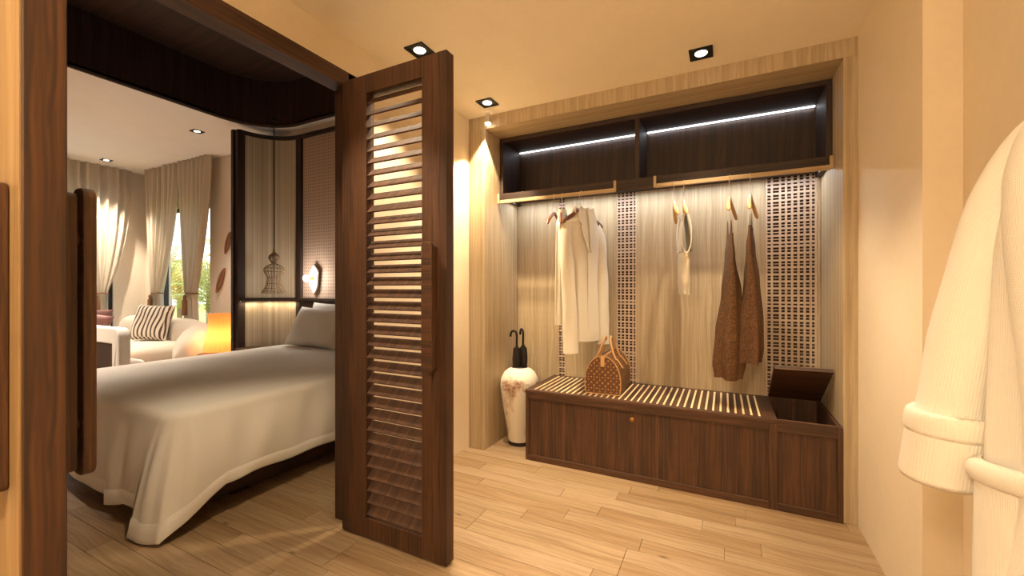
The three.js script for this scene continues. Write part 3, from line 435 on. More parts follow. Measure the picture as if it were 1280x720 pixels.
{ // bathrobe by the right wall
  const rb = thing('bathrobe', 'thick white ribbed bathrobe with turned back cuffs hanging by the wall', 'bathrobe', [0.509, 0, -0.842], -Math.atan2(0.90, 0.43));
  const prof = [[0.42, 0.205, 0.112], [0.70, 0.195, 0.106], [0.92, 0.187, 0.10], [1.10, 0.184, 0.094], [1.26, 0.182, 0.088], [1.36, 0.168, 0.082], [1.43, 0.142, 0.072], [1.48, 0.108, 0.062], [1.53, 0.065, 0.052], [1.57, 0.048, 0.046]];
  const at = (y) => { let k = 0; while (k < prof.length - 2 && prof[k + 1][0] <= y) k++; const t = clamp((y - prof[k][0]) / (prof[k + 1][0] - prof[k][0])); return [lerp(prof[k][1], prof[k + 1][1], t), lerp(prof[k][2], prof[k + 1][2], t)]; };
  const frontZ = (x, y) => { const [a, b] = at(y); return b * Math.pow(Math.max(0.0, 1 - Math.pow(Math.min(1, Math.abs(x) / a), 2.5)), 0.4); };
  mesh('body', grid(96, 80, (u, v) => {
    const y = lerp(0.42, 1.57, v), th = u * Math.PI * 2, c = Math.cos(th), s = Math.sin(th), [a, b] = at(y);
    const f = 1 + 0.035 * (1 - v) * Math.sin(5 * th + 1.0) + 0.010 * Math.sin(9 * th + 6 * v);
    return V(a * f * Math.sign(c) * Math.pow(Math.abs(c), 0.8), y, b * f * Math.sign(s) * Math.pow(Math.abs(s), 0.8));
  }, true, [6, 7]), M.robe, rb);
  for (const s of [-1, 1]) {
    const e = s < 0 ? 1 : 0.82, path = [[0.085, 1.455, 0], [0.135, 1.428, 0.002], [0.178, 1.355, 0.006], [0.206, 1.25, 0.012], [0.232, 1.12, 0.018], [0.250, 0.98, 0.026], [0.266, 0.862, 0.034]].map(([x, y, z]) => [s * x * e, y, z]);
    const sl = mesh('sleeve', sleeveTube(path, 0.045, 0.058, { n: 60, m: 48, wr: 0.035, ph: s, flat: 0.95, uvs: [2.4, 4] }), M.robe, rb);
    const cuff = (y0, y1, r) => { const pf = [[r - 0.006, y1 - 0.006], [r + 0.001, y1], [r + 0.006, y1 - 0.006], [r + 0.0075, y1 - 0.014], [r + 0.0075, y0 + 0.010], [r + 0.003, y0], [r - 0.006, y0 + 0.004]]; return grid(48, pf.length - 1, (u, v, i, j) => { const a = u * Math.PI * 2, q = pf[j], lean = (0.91 - q[1]) * 0.17; return V(s * e * (0.257 + lean) + q[0] * Math.cos(a), q[1], 0.030 + q[0] * 0.95 * Math.sin(a)); }, true, [2.4, 0.5]); };
    mesh('cuff', cuff(0.838, 0.945, 0.057), M.robe, sl); mesh('cuff_roll', cuff(0.930, 0.976, 0.061), M.robe, sl);
  }
  // overlapping fronts with shawl collar
  const lap = (s) => grid(16, 70, (u, v) => { const y = lerp(0.44, 1.58, v), inner = lerp(s * -0.045, s * 0.040, smooth(0.80, 1.50, y)), w = (s < 0 ? lerp(0.195, 0.10, smooth(0.35, 1.1, y)) : 0.07) - 0.06 * smooth(1.38, 1.58, y), x = inner + s * w * u; return V(x, y, frontZ(x, y) + (s < 0 ? 0.014 : 0.004) + 0.012 * Math.pow(Math.sin(Math.min(1, u * 1.02) * Math.PI), 0.5)); }, false, [1, 7]);
  mesh('lapel', lap(-1), M.robe, rb); mesh('lapel', lap(1), M.robe, rb);
  for (const s of [-1, 1]) {
    const pk = mesh('pocket', grid(20, 20, (u, v) => { const x = s * (0.178 - 0.115 * u), y = lerp(0.66, 0.885, v) + 0.02 * u * v, b = Math.pow(Math.sin(Math.PI * clamp(u * 0.98 + 0.01)) * Math.sin(Math.PI * clamp(0.5 * v + 0.02 + 0.0)), 0.3); return V(x * (1 + 0.06 * b), y, frontZ(x, y) + 0.016 * b); }, false, [1.2, 1.6]), M.robe, rb);
    mesh('pocket_band', grid(20, 8, (u, v) => { const x = s * (0.184 - 0.130 * u), y = 0.882 + 0.022 * u + 0.036 * (0.5 - 0.5 * Math.cos(v * Math.PI)), b = Math.sin(v * Math.PI); return V(x * (1 + 0.07 * b), y, frontZ(x, y) + 0.010 + 0.014 * Math.pow(b, 0.5)); }, false, [1.2, 0.4]), M.robe, pk);
  }
  mesh('hanging_loop', tube([[0, 1.55, -0.04], [0.012, 1.61, -0.07], [0, 1.655, -0.10], [-0.012, 1.61, -0.07], [0, 1.55, -0.04]], 0.003, 24, 6), M.robe, rb);
  const pg = thing('wall_hook', 'small wall hook carrying the white bathrobe', 'hook', [0.70, 1.645, -0.90]);
  mesh('plate', rbox(-0.008, 0, -0.03, 0.03, -0.015, 0.015, 0.003), M.brass, pg); mesh('peg', tube([[0, 0.01, 0], [-0.05, 0.005, 0], [-0.10, 0.0, 0], [-0.115, 0.03, 0]], 0.006, 16, 8), M.brass, pg);
}

// ================================================================= vase, umbrellas, bag
{
  const v = thing('floor_vase', 'tall cream stoneware vase with worn patches beside the bench', 'vase', [-1.418, 0, -2.925]);
  mesh('body', lathe([[0, 0.012], [0.082, 0.012], [0.086, 0.03], [0.098, 0.12], [0.122, 0.25], [0.143, 0.38], [0.150, 0.45], [0.143, 0.505], [0.118, 0.55], [0.085, 0.575], [0.066, 0.582], [0.062, 0.590], [0.054, 0.586], [0.052, 0.56], [0.09, 0.5], [0.0, 0.5]], 56), M.vase, v);
  mesh('foot', lathe([[0, 0], [0.084, 0], [0.088, 0.006], [0.086, 0.028], [0.080, 0.03], [0, 0.03]], 48), M.dark, v);
  mesh('rim', new THREE.TorusGeometry(0.058, 0.006, 10, 48).rotateX(Math.PI / 2).translate(0, 0.588, 0), M.dark, v);
  const um = (x, z, label, turn, dy) => {
    const u = thing('umbrella', label, 'umbrella', [-1.418 + x, 0.505, -2.925 + z], turn);
    mesh('canopy', grid(32, 12, (a, b) => { const r = lerp(0.016, 0.030, Math.sin(b * Math.PI * 0.8)) * (1 + 0.16 * Math.cos(a * Math.PI * 16)), th = a * Math.PI * 2 + b * 0.8; return V(r * Math.cos(th), b * 0.25 * 0.93 + dy * 0.4, r * Math.sin(th)); }, true), M.dark, u);
    mesh('ferrule', lathe([[0.017, 0.21 + dy], [0.019, 0.225 + dy], [0.012, 0.25 + dy], [0, 0.25 + dy]], 16), M.blackMetal, u);
    mesh('handle', tube([[0, 0.20, 0], [0, 0.30 + dy, 0], [0, 0.335 + dy, 0], [0.012, 0.362 + dy, 0], [0.036, 0.366 + dy, 0], [0.052, 0.345 + dy, 0], [0.054, 0.322 + dy, 0]], 0.0085, 40, 10), M.blackMetal, u);
  };
  um(-0.014, 0.020, 'dark umbrella in the vase with its hook turned to the wall', Math.PI * 1.0, -0.005); um(0.020, -0.022, 'dark umbrella in the vase with its hook turned to the bench', Math.PI * 0.78, 0.005);
}
{ // bag
  const S = 256, cv = document.createElement('canvas'); cv.width = cv.height = S; const x = cv.getContext('2d');
  x.fillStyle = '#5c381d'; x.fillRect(0, 0, S, S); x.fillStyle = x.strokeStyle = '#bd8f52';
  const flower = (cx, cy, r, ring) => { for (let k = 0; k < 4; k++) { const a = k * Math.PI / 2 + (ring ? Math.PI / 4 : 0); x.beginPath(); x.arc(cx + Math.cos(a) * r * 0.5, cy + Math.sin(a) * r * 0.5, r * 0.38, 0, 7); x.fill(); } x.fillStyle = '#5c381d'; x.beginPath(); x.arc(cx, cy, r * 0.18, 0, 7); x.fill(); x.fillStyle = '#bd8f52'; if (ring) { x.lineWidth = 4; x.beginPath(); x.arc(cx, cy, r * 1.25, 0, 7); x.stroke(); } };
  const diamond = (cx, cy, r) => { x.lineWidth = 4; x.beginPath(); x.moveTo(cx, cy - r); x.quadraticCurveTo(cx + r * 0.35, cy - r * 0.35, cx + r, cy); x.quadraticCurveTo(cx + r * 0.35, cy + r * 0.35, cx, cy + r); x.quadraticCurveTo(cx - r * 0.35, cy + r * 0.35, cx - r, cy); x.quadraticCurveTo(cx - r * 0.35, cy - r * 0.35, cx, cy - r); x.stroke(); x.beginPath(); x.arc(cx, cy, r * 0.3, 0, 7); x.fill(); };
  const mono = (cx, cy) => { x.font = 'bold 46px serif'; x.fillText('L', cx - 26, cy + 20); x.fillText('V', cx - 8, cy + 10); };
  mono(64, 40); flower(192, 40, 20, true); flower(0, 104, 22, false); flower(128, 104, 22, false); flower(256, 104, 22, false); diamond(64, 168, 30); mono(192, 168); flower(0, 232, 20, true); flower(128, 232, 20, true); flower(256, 232, 20, true); diamond(192, 104, 14); flower(64, 104, 14, false);
  const t = new THREE.CanvasTexture(cv); t.colorSpace = THREE.SRGBColorSpace; t.wrapS = t.wrapT = THREE.RepeatWrapping;
  const canvasMat = std({ map: t, roughness: 0.55 });
  const b = thing('handbag', 'brown patterned barrel handbag with tan handles on the bench', 'handbag', [-0.725, 0.491, -2.765], 0.04);
  const hw = 0.115, L = 0.40;
  const prof = []; { const P = [[-0.098, 0.004], [-0.112, 0.012], [-0.118, 0.045], [-0.117, 0.11], [-0.104, 0.165], [-0.075, 0.215], [-0.035, 0.247], [0, 0.255]]; for (const p of P) prof.push(p); for (let i = P.length - 2; i >= 0; i--) prof.push([-P[i][0], P[i][1]]); }
  const cur = new THREE.CatmullRomCurve3(prof.map(([a, c]) => V(a, c, 0)), true, 'catmullrom', 0.5), N = 64, ring = cur.getSpacedPoints(N);
  const side = grid(N, 14, (u, v, i) => { const p = ring[i % N], k = 1 + 0.02 * Math.sin(v * Math.PI), e = 1 - 0.012 * (Math.pow(Math.abs(2 * v - 1), 6)); return V(p.x * k * e, p.y * e * (1 - 0.035 * Math.sin(v * Math.PI)), -v * L); }, true);
  { const uv = side.attributes.uv, per = cur.getLength(); for (let i = 0; i < uv.count; i++) uv.setXY(i, uv.getX(i) * Math.round(per / 0.075), uv.getY(i) * L / 0.075); }
  mesh('body', side, canvasMat, b);
  const sh = new THREE.Shape(ring.slice(0, N).map((p) => new THREE.Vector2(p.x, p.y)));
  const endG = (z) => uvm(new THREE.ExtrudeGeometry(sh, { depth: 0.004, bevelEnabled: false }).translate(0, 0, z), 'y', 0.075, 0.5, 0.1);
  mesh('end_panel', endG(-0.001), canvasMat, b); mesh('end_panel', endG(-L - 0.003), canvasMat, b);
  for (const z of [0.001, -L - 0.001]) mesh('piping', tube(ring.slice(0, N).map((p) => V(p.x, p.y, z)), 0.0034, 96, 6, true), M.leather, b);
  mesh('zip', rbox(-0.009, 0.009, 0.2445, 0.2505, -L + 0.02, -0.01, 0.002), M.leather, b);
  const tabM = mesh('zip_tab', rbox(-0.013, 0.013, 0.185, 0.252, 0.003, 0.009, 0.003), M.leather, b);
  for (const s of [-1, 1]) {
    const h = mesh('handle', tube([[s * 0.070, 0.212, -0.10], [s * 0.050, 0.262, -0.105], [s * 0.026, 0.335, -0.13], [s * 0.020, 0.368, -0.18], [s * 0.026, 0.335, -0.23], [s * 0.050, 0.262, -0.255], [s * 0.070, 0.212, -0.26]], 0.0075, 48, 10), M.leather, b);
    for (const z of [-0.10, -0.26]) { const p = mesh('handle_tab', rbox(-0.010, 0.010, -0.06, 0.012, -0.003, 0.003, 0.002), M.leather, h); p.position.set(s * 0.082, 0.215, z); p.rotation.set(0, Math.PI / 2, 0); p.rotation.order = 'ZYX'; p.rotation.z = s * 0.62; }
  }
}

// ================================================================= bed
{
  const X0 = -4.32, X1 = -2.40, Z0 = -3.22, Z1 = -1.06, TOP = 0.585;
  const base = thing('bed', 'dark wood bed under the white cover', 'bed', [(X0 + X1) / 2, 0, 0]), w = (X1 - X0) / 2;
  mesh('frame', wood(rbox(-w + 0.07, w - 0.07, 0.05, 0.24, Z0, Z1 - 0.2, 0.008), 'z'), M.espresso, base);
  for (const sx of [-1, 1]) for (const z of [Z0 + 0.2, Z1 - 0.42]) mesh('foot', wood(box(sx * (w - 0.2) - 0.05, sx * (w - 0.2) + 0.05, 0, 0.05, z - 0.05, z + 0.05), 'y'), M.espresso, base);
  mesh('mattress', rbox(-w + 0.05, w - 0.05, 0.24, TOP - 0.03, Z0 + 0.01, Z1 - 0.09, 0.05, 3), M.linen, base);
  // cover: top sheet plus drape following the outline; the two foot corners fall to the floor as pointed folds
  const R = 0.10, out = []; // outline: right side head -> foot, rounded corner, foot, corner, left side
  const seg = (ax, az, bx, bz, n) => { for (let i = 0; i < n; i++) out.push([lerp(ax, bx, i / n), lerp(az, bz, i / n)]); };
  seg(X1, Z0, X1, Z1 - R, 46); for (let i = 0; i < 14; i++) { const a = i / 14 * Math.PI / 2; out.push([X1 - R + R * Math.cos(a), Z1 - R + R * Math.sin(a)]); }
  seg(X1 - R, Z1, X0 + R, Z1, 46); for (let i = 0; i < 14; i++) { const a = Math.PI / 2 + i / 14 * Math.PI / 2; out.push([X0 + R + R * Math.cos(a), Z1 - R + R * Math.sin(a)]); }
  seg(X0, Z1 - R, X0, Z0, 46); out.push([X0, Z0]);
  const NO = out.length - 1;
  const nrm = out.map((p, i) => { const a = out[Math.max(0, i - 1)], b = out[Math.min(NO, i + 1)], dx = b[0] - a[0], dz = b[1] - a[1], l = Math.hypot(dx, dz) || 1; return [dz / l, -dx / l]; });
  // where the hem hangs, by outline index: the near foot corner falls to the floor as one pointed fold
  const keys = [[0, -2.350, 0.185, Z0], [14, -2.345, 0.180, -2.60], [30, -2.352, 0.172, -1.80], [38, -2.340, 0.180, -1.42], [42, -2.335, 0.172, -1.28], [47, -2.325, 0.075, -1.10], [51, -2.325, 0.016, -0.985], [56, -2.45, 0.008, -0.955], [59, -2.535, 0.010, -0.950], [60, -2.545, 0.035, -0.962], [61, -2.505, 0.115, -1.022], [63, -2.60, 0.085, -1.025], [66, -2.72, 0.105, -1.005], [70, -2.87, 0.075, -0.985], [73, -2.98, 0.085, -1.03], [79, -3.20, 0.115, -1.0], [90, -3.62, 0.12, -1.03], [104, -4.20, 0.10, -1.0], [112, -4.37, 0.05, -0.99], [119, -4.40, 0.15, -1.2], [NO, -4.37, 0.185, Z0]];
  const hemAt = (i) => { let k = 0; while (k < keys.length - 2 && keys[k + 1][0] <= i) k++; const a = keys[k], b = keys[k + 1], t = clamp((i - a[0]) / (b[0] - a[0])); return V(lerp(a[1], b[1], t), lerp(a[2], b[2], t) + 0.004 * Math.sin(i * 0.9), lerp(a[3], b[3], t)); };
  const drape = (i, t, lift = 0) => {        // t: 0 at the top edge .. 1 at the hem
    const [x, z] = out[i], [nx, nz] = nrm[i], er = 0.05, ap = 0.14, h = hemAt(i);
    const wr = 0.010 * Math.sin(i * 0.7 + 1.3) + 0.007 * Math.sin(i * 1.37 + 0.5);
    if (t < ap) { const a = t / ap * Math.PI / 2, off = er * Math.sin(a) - er + 0.005; return V(x + nx * (off + lift), TOP - er * (1 - Math.cos(a)), z + nz * (off + lift)); }
    const q = (t - ap) / (1 - ap), w0 = V(x + nx * 0.005, TOP - er, z + nz * 0.005), p = w0.lerp(h, q), bulge = (0.016 + wr) * Math.sin(Math.PI * q) ;
    return V(p.x + nx * (bulge + lift), p.y, p.z + nz * (bulge + lift));
  };
  const cover = thing('bed_cover', 'white bed cover draped over the bed with a corner falling to the floor', 'bed cover', [0, 0, 0]);
  const cxm = (X0 + X1) / 2, czm = (Z0 + Z1) / 2;
  const edge0 = out.map((p, i) => drape(i, 0));
  const top = grid(NO, 16, (u, v, i, j) => { const e = edge0[i], s = 1 - v; const ez = Math.min(e.z, Z1), x = lerp(cxm, e.x, s), z = lerp(lerp(Z0, e.z, 1), e.z, s); const zz = e.z; const px = lerp(cxm, e.x, s), pz = zz > Z0 ? lerp(Math.min(czm, zz), zz, s) : zz; return V(px, TOP + 0.022 * (1 - Math.pow(s, 4)) + 0.006 * Math.sin(px * 7 + pz * 5) * (1 - Math.pow(s, 8)), pz); });
  const dr = grid(NO, 26, (u, v, i) => drape(i, v));
  mesh('sheet', uvm(mergeVertices(join([top, dr]), 1e-4), 'z', 0.12), M.linen, cover);
  const hemG = grid(NO, 5, (u, v, i, j) => drape(i, 0.855 + 0.148 * Math.min(1, v * 1.2), [0.000, 0.006, 0.006, 0.006, 0.006, -0.001][j]));
  mesh('hem', uvm(hemG, 'z', 0.12), M.linen, cover);
}
function pillowGeo(w, h, t) {
  const face = (k) => grid(28, 28, (u, v) => { const a = k * (2 * u - 1), b = 2 * v - 1, q = Math.pow(Math.max(0, (1 - a ** 4) * (1 - b ** 4)), 0.55); return V(w / 2 * a * (1 - 0.085 * (1 - b * b) * a * a), h / 2 * b * (1 - 0.085 * (1 - a * a) * b * b), k * t / 2 * q * (1 + 0.06 * Math.sin(6 * a + 4 * b))); }, false, [4, 4]);
  const g = mergeVertices(join([face(1), face(-1)]).deleteAttribute('normal'), 1e-4); g.computeVertexNormals(); return g;
}
const bedPillow = (x, y, z, rx, ry, label, w, h) => { const p = tag(mesh('pillow', pillowGeo(w, h, 0.17), M.pillow), label, 'pillow'); p.position.set(x, y, z); p.rotation.set(rx, ry, 0); return p; };
bedPillow(-3.72, 0.825, -3.125, -0.16, 0, 'white pillow standing upright against the dark headboard', 0.72, 0.44);
bedPillow(-3.70, 0.80, -2.92, -0.5, 0.03, 'plump white pillow leaning in front of the other pillow', 0.76, 0.44);

{ // sconce
  const s = thing('wall_sconce', 'glowing wall sconce with pale leaf shaped plate by the headboard', 'wall lamp', [-4.20, 1.31, -3.295]);
  const sh = new THREE.Shape(); sh.moveTo(0, -0.17); sh.bezierCurveTo(0.09, -0.10, 0.05, 0.02, 0.075, 0.07); sh.bezierCurveTo(0.05, 0.12, 0.02, 0.13, 0, 0.15); sh.bezierCurveTo(-0.03, 0.10, -0.075, 0.08, -0.06, 0); sh.bezierCurveTo(-0.09, -0.08, -0.03, -0.12, 0, -0.17);
  mesh('plate', new THREE.ExtrudeGeometry(sh, { depth: 0.012, bevelEnabled: true, bevelSize: 0.004, bevelThickness: 0.004, bevelSegments: 2 }).translate(0, 0, 0.03), M.opal, s);
  mesh('mount', new THREE.CylinderGeometry(0.02, 0.02, 0.10, 16).rotateX(Math.PI / 2).translate(0, 0, 0.05), M.brass, s);
  mesh('bulb', new THREE.SphereGeometry(0.038, 24, 16).translate(0, 0.0, 0.135), std({ color: 0xffffff, emissive: lin(1, 0.9, 0.76), emissiveIntensity: 6 }), s);
  const l = new THREE.PointLight(lin(1, 0.9, 0.78), 0.7, 0, 2); l.position.set(0, 0, 0.135); l.castShadow = true; l.shadow.radius = 3; s.add(l);
}
{ // wire lantern
  const p = thing('pendant_lantern', 'openwork wicker pendant lantern hanging on a dark cord beside the bed', 'pendant lamp', [-4.50, 0, -2.98]);
  mesh('ceiling_cap', new THREE.CylinderGeometry(0.03, 0.035, 0.03, 20).translate(0, BC - 0.015, 0), M.dark, p); mesh('cord', new THREE.CylinderGeometry(0.006, 0.006, BC - 1.62, 8).translate(0, (BC + 1.62) / 2, 0), M.dark, p);
  const P = [[0.010, 1.63], [0.014, 1.595], [0.045, 1.565], [0.055, 1.535], [0.035, 1.495], [0.022, 1.475], [0.06, 1.455], [0.095, 1.425], [0.100, 1.385], [0.082, 1.345], [0.070, 1.32], [0.076, 1.25], [0.095, 1.195], [0.118, 1.165], [0.122, 1.145]];
  for (let k = 0; k < 20; k++) { const a = k / 20 * Math.PI * 2; mesh('rib', tube(P.map(([r, y]) => V(r * Math.cos(a), y, r * Math.sin(a))), 0.003, 42, 5), M.rattan, p); }
  for (const i of [2, 3, 5, 7, 8, 10, 11, 12, 13, 14]) mesh('ring', new THREE.TorusGeometry(P[i][0], 0.003, 6, 32).rotateX(Math.PI / 2).translate(0, P[i][1], 0), M.rattan, p);
  mesh('stem', new THREE.CylinderGeometry(0.008, 0.008, 0.3, 8).translate(0, 1.48, 0), M.dark, p);
}

// ================================================================= lounge
function curtain(name, label, o) {         // along local x at local z = 0; gathered at tie height
  const g = thing(name, label, 'curtain', o.at, o.turn), { x0, x1, xt, tw, top = BC - 0.005, tie = 1.12, nf = 9, bot = 0.02 } = o, W = x1 - x0;
  mesh('cloth', grid(nf * 14, 60, (u, v) => { const y = lerp(top, bot, v); let f = y > tie ? Math.pow(1 - (y - tie) / (top - tie), 2.2) : 1 - 0.35 * smooth(tie, bot, y) * 0.9; f = clamp(f); const xs = lerp(lerp(x0, x1, u), xt + (u - 0.5) * tw, f), amp = lerp(0.045, 0.05, f) * (0.8 + 0.2 * Math.sin(u * 31)); return V(xs, y, amp * Math.sin(u * nf * Math.PI * 2) + 0.012 * Math.sin(u * 11 + y * 2)); }, false, [8, 12]), M.curtain, g);
  const tieM = mesh('tieback', new THREE.TorusGeometry(tw * 0.5, 0.012, 8, 32).scale(1, 0.75, 1).rotateX(Math.PI / 2).translate(xt, tie, 0), M.rope, g);
  mesh('tassel', lathe([[0.004, 0.1], [0.02, 0.085], [0.022, 0.06], [0.014, 0.04], [0.03, 0.02], [0.035, -0.20], [0, -0.20]], 16).translate(xt - tw * 0.1, tie - 0.12, 0.085), M.rope, tieM);
  return g;
}
curtain('curtain', 'long tied back curtain glowing under the ceiling downlight', { at: [-8.56, 0, 0], turn: Math.PI / 2, x0: 2.15, x1: 3.27, xt: 2.84, tw: 0.24, nf: 10 });
curtain('curtain', 'tied back curtain nearest the room corner at the garden window', { at: [0, 0, -3.36], turn: 0, x0: -8.30, x1: -7.36, xt: -7.98, tw: 0.18, nf: 8 });
curtain('curtain', 'tied back curtain beside the carved leaf wall ornaments', { at: [0, 0, -3.36], turn: 0, x0: -7.30, x1: -6.50, xt: -6.98, tw: 0.18, nf: 7 });
function windowUnit(name, label, at, turn, w, y0, y1, mull) {
  const g = thing(name, label, 'window', at, turn, null, 'structure'), h = w / 2, f = 0.05;
  mesh('frame', [box(-h, -h + f, y0, y1, -0.03, 0.03), box(h - f, h, y0, y1, -0.03, 0.03), box(-h + f, h - f, y0, y0 + f, -0.03, 0.03), box(-h + f, h - f, y1 - f, y1, -0.03, 0.03), ...mull.map((x) => box(x - 0.025, x + 0.025, y0 + f, y1 - f, -0.03, 0.03))], M.dark, g);
  const xs = [-h + f, ...mull.flatMap((x) => [x - 0.025, x + 0.025]), h - f];
  for (let i = 0; i < xs.length; i += 2) mesh('pane', box(xs[i], xs[i + 1], y0 + f, y1 - f, -0.003, 0.003), M.glass, g);
}
windowUnit('window_1', 'dark framed garden window between tied curtains', [-7.5, 0, -3.57], 0, 1.44, 0.3, 2.46, [0.0]);
windowUnit('window_2', 'dark framed window behind the glowing curtain', [-8.78, 0, -2.395], Math.PI / 2, 1.39, 0.1, 2.7, [0]);
{ // sofa
  const s = thing('sofa', 'cream curved sofa with rolled end under the garden window', 'sofa', [-7.1, 0, -2.85]);
  mesh('base', rbox(-1.35, 1.15, 0.06, 0.26, -0.42, 0.55, 0.06, 4), M.sofa, s);
  mesh('seat', rbox(-1.34, 1.0, 0.26, 0.50, -0.15, 0.60, 0.10, 5), M.sofa, s);
  const back = new THREE.CatmullRomCurve3([V(-1.3, 0, -0.26), V(-0.5, 0, -0.27), V(0.5, 0, -0.26), V(0.95, 0, -0.20), V(1.18, 0, 0.0), V(1.24, 0, 0.22)]);
  mesh('backrest', grid(60, 28, (u, v) => { const c = back.getPointAt(u), t = back.getTangentAt(u), n = V(-t.z, 0, t.x), a = v * Math.PI * 2, e = Math.sqrt(clamp(u * 9) * (2 - clamp(u * 9)) * clamp((1 - u) * 9) * (2 - clamp((1 - u) * 9))), hgt = 0.78 - 0.10 * smooth(0.62, 1, u); const q = V(Math.cos(a), 0, 0), sg = (x, p) => Math.sign(x) * Math.pow(Math.abs(x), p); return c.clone().addScaledVector(n, 0.17 * e * sg(Math.cos(a), 0.8)).setY((hgt + 0.06) / 2 + (hgt - 0.06) / 2 * e * sg(Math.sin(a), 0.55)); }, false, [10, 4]), M.sofa, s);
  for (const [x, z] of [[-1.2, 0.45], [1.0, 0.45], [-1.2, -0.3], [1.0, -0.3]]) mesh('foot', new THREE.CylinderGeometry(0.03, 0.025, 0.06, 12).translate(x, 0.03, z), M.dark, s);
}
{ // cushions
  const S = 256, st = dataTex(S, S, (u, v) => { const w = 0.03 * Math.sin(v * Math.PI * 2) , k = (((u + w) * 9) % 1 + 1) % 1; return k < 0.34 ? [74, 56, 44] : k < 0.42 ? [128, 108, 88] : [206, 198, 186]; });
  const cu = tag(mesh('cushion', uvm(pillowGeo(0.50, 0.50, 0.18), 'y', 0.5, 0.5, 0.5), std({ map: st, roughness: 0.95 })), 'cream cushion with brown stripes leaning on the sofa', 'cushion'); cu.position.set(-6.85, 0.735, -2.83); cu.rotation.set(-0.32, 0.45, 0.10);
  const m1 = tag(mesh('cushion', pillowGeo(0.46, 0.42, 0.16), M.mauve), 'dusty mauve cushion standing behind the other mauve cushion', 'cushion'); m1.position.set(-8.1, 0.70, -2.62); m1.rotation.set(-0.3, 0.75, 0.12);
  const m2 = tag(mesh('cushion', pillowGeo(0.44, 0.38, 0.15), M.mauve), 'dusty mauve cushion in front, beside the white armchair', 'cushion'); m2.position.set(-7.75, 0.675, -2.50); m2.rotation.set(-0.35, 0.75, 0.0);
}
{ // white armchair with dark side panel
  const a = thing('armchair', 'white rounded armchair with dark wood side panel', 'armchair', [-5.76, 0, -1.98]);
  const s = new THREE.Shape(), r = 0.08; s.moveTo(-0.55, 0.79); s.lineTo(0.42, 0.79); s.quadraticCurveTo(0.5, 0.79, 0.5, 0.70); s.lineTo(0.5, 0.46); s.quadraticCurveTo(0.5, 0.38, 0.42, 0.38); s.lineTo(0.44, 0.38); s.quadraticCurveTo(0.39, 0.38, 0.39, 0.44); s.lineTo(0.39, 0.66); s.lineTo(-0.55, 0.66); s.closePath();
  mesh('arm', new THREE.ExtrudeGeometry(s, { depth: 0.07, bevelEnabled: true, bevelSize: 0.015, bevelThickness: 0.015, bevelSegments: 3 }).translate(0, 0, 0.0), M.white, a);
  mesh('side_panel', wood(rbox(-0.53, 0.374, 0.06, 0.645, 0.0, 0.075, 0.01), 'y'), M.espresso, a);
  mesh('seat', rbox(-0.52, 0.28, 0.14, 0.44, -0.24, -0.002, 0.05, 3), M.white, a);
  mesh('backrest', rbox(-0.70, -0.53, 0.14, 0.60, -0.24, 0.08, 0.06, 3), M.white, a);
  for (const [x, z] of [[-0.45, 0.05], [0.22, 0.05], [-0.45, -0.2], [0.22, -0.2]]) mesh('leg', new THREE.CylinderGeometry(0.02, 0.016, 0.14, 10).translate(x, 0.07, z), M.espresso, a);
}
{ // table lamp
  const t = thing('side_table', 'small round side table under the orange lamp', 'side table', [-5.52, 0, -2.98]);
  mesh('table_top', new THREE.CylinderGeometry(0.24, 0.24, 0.03, 36).translate(0, 0.385, 0), M.walnut, t); mesh('pedestal', lathe([[0, 0], [0.16, 0], [0.16, 0.02], [0.04, 0.05], [0.035, 0.37], [0, 0.37]], 28), M.espresso, t);
  const l = thing('table_lamp', 'glowing orange fluted lamp beside the sofa end', 'table lamp', [-5.52, 0.40, -2.98]);
  mesh('base', new THREE.CylinderGeometry(0.10, 0.11, 0.03, 24).translate(0, 0.015, 0), M.walnut, l);
  mesh('lamp_shade', grid(80, 20, (u, v) => { const a = u * Math.PI * 2, r = lerp(0.185, 0.135, smooth(0, 1, v)) + 0.012 * Math.sin(v * Math.PI) * -1, f = 1 + 0.03 * Math.cos(a * 20); return V(r * f * Math.cos(a), 0.03 + 0.455 * v + 0.005 * Math.cos(a * 20) * (v > 0.99), r * f * Math.sin(a)); }, true), new THREE.MeshPhysicalMaterial({ color: lin(0.9, 0.42, 0.14), roughness: 1, transmission: 0.5, thickness: 0, side: THREE.DoubleSide, emissive: lin(1, 0.30, 0.07), emissiveIntensity: 0.22 }), l);
  mesh('bulb', new THREE.SphereGeometry(0.03, 16, 12).translate(0, 0.2, 0), M.glowWarm, l);
  const p = new THREE.PointLight(lin(1, 0.6, 0.28), 0.45, 0, 2); p.position.set(0, 0.2, 0); p.castShadow = true; l.add(p);
}
// carved leaf ornaments on the far wall
function leafOrnament(x, y, turn, label, len) {
  const o = thing('leaf_ornament', label, 'wall ornament', [x, y, -3.495]); o.rotation.z = turn;
  const s = new THREE.Shape(); s.moveTo(0, -len / 2); s.quadraticCurveTo(len * 0.22, -len * 0.1, 0.01, len / 2); s.quadraticCurveTo(-len * 0.26, 0, 0, -len / 2);
  mesh('blade', new THREE.ExtrudeGeometry(s, { depth: 0.014, bevelEnabled: true, bevelSize: 0.004, bevelThickness: 0.006, bevelSegments: 2 }).translate(0, 0, 0.012), M.carved, o);
  for (let k = -3; k <= 3; k++) mesh('vein', new THREE.CylinderGeometry(0.003, 0.003, len * 0.14, 5).rotateZ(k === 0 ? 0 : 0.9).translate(len * 0.03, k * len * 0.10, 0.034), M.leatherDark, o);
  mesh('midrib', new THREE.CylinderGeometry(0.004, 0.004, len * 0.86, 6).translate(0, 0, 0.034), M.leatherDark, o);
}
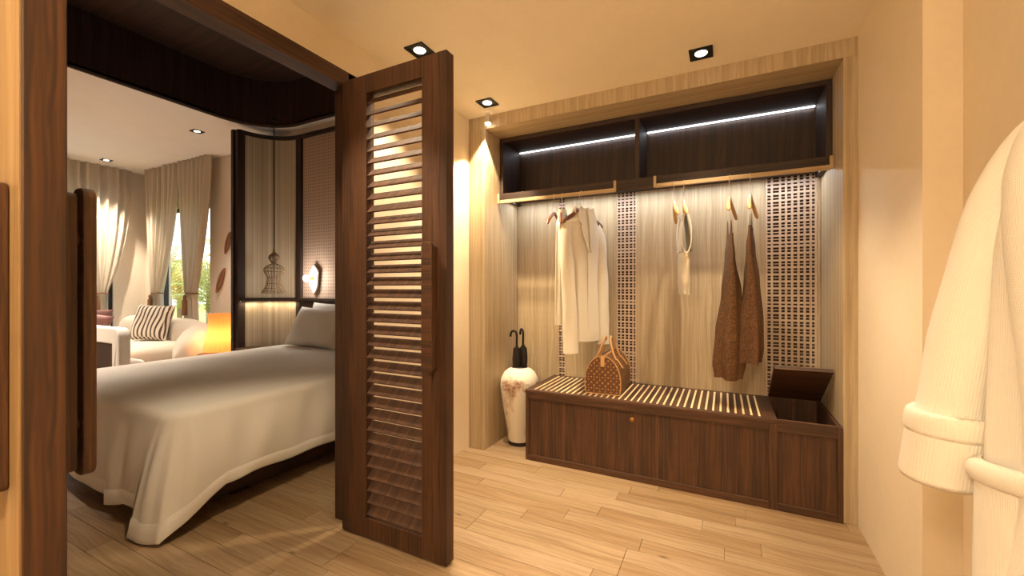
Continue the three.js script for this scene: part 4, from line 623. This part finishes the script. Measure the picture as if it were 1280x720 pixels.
leafOrnament(-6.47, 1.31, -0.5, 'lower carved wooden leaf hung on the lounge wall', 0.40); leafOrnament(-6.29, 1.84, -0.35, 'upper carved wooden leaf hung on the lounge wall', 0.32);

// palms outside
function palm(x, z, h, n, seed, mat, label) {
  const r = rng(seed), p = thing('palm', label, 'palm', [x, -0.2, z]);
  mesh('stem', tube([[0, 0, 0], [0.03, h * 0.4, 0.02], [0, h, 0]], 0.06, 16, 8), M.trunk, p);
  for (let k = 0; k < n; k++) {
    const yaw = k / n * Math.PI * 2 + r() * 0.5, L = 0.75 + 0.35 * r(), up = 0.25 + 0.9 * r(), y0 = h * (0.55 + 0.45 * r()), g = [];
    const rib = new THREE.CatmullRomCurve3([V(0, y0, 0), V(L * 0.35, y0 + up * 0.55, 0), V(L * 0.7, y0 + up * 0.6, 0), V(L, y0 + up * 0.2 - 0.25, 0)]);
    g.push(new THREE.TubeGeometry(rib, 12, 0.010, 5));
    const pos = [], N = 22;
    for (let i = 1; i < N; i++) for (const s of [-1, 1]) { const c = rib.getPointAt(i / N), t = rib.getTangentAt(i / N), len = 0.42 * Math.sin(Math.PI * (0.12 + 0.85 * i / N)), d = V(0, -0.35, s).addScaledVector(t, 0.7).normalize(), e = c.clone().addScaledVector(d, len), m = c.clone().addScaledVector(d, len * 0.45), w = t.clone().multiplyScalar(0.018); const a = m.clone().add(w), b = m.clone().sub(w); for (const q of [c, a, e, c, e, b]) pos.push(q.x, q.y, q.z); }
    const lg = new THREE.BufferGeometry(); lg.setAttribute('position', new THREE.Float32BufferAttribute(pos, 3)); lg.setAttribute('uv', new THREE.Float32BufferAttribute(new Float32Array(pos.length / 3 * 2), 2)); lg.computeVertexNormals(); g.push(lg);
    const f = mesh('frond', g, mat, p); f.rotation.y = yaw;
  }
}
palm(-10.1, -5.2, 1.5, 16, 3, M.leafA, 'deeper green palm nearest the garden window'); palm(-12.4, -5.7, 1.7, 16, 5, M.leafB, 'yellow green palm second from the garden window');
palm(-13.6, -7.6, 2.5, 16, 7, M.leafB, 'tall yellow green palm far out in the garden'); palm(-15.6, -6.9, 2.2, 16, 9, M.leafB, 'yellow green palm at the far end of the garden row'); palm(-11.6, -7.6, 2.3, 16, 13, M.leafA, 'tall green palm behind the window palms');
scene.traverse((o) => { if (o.isMesh) shade(o); });
renderer.render(scene, camera);
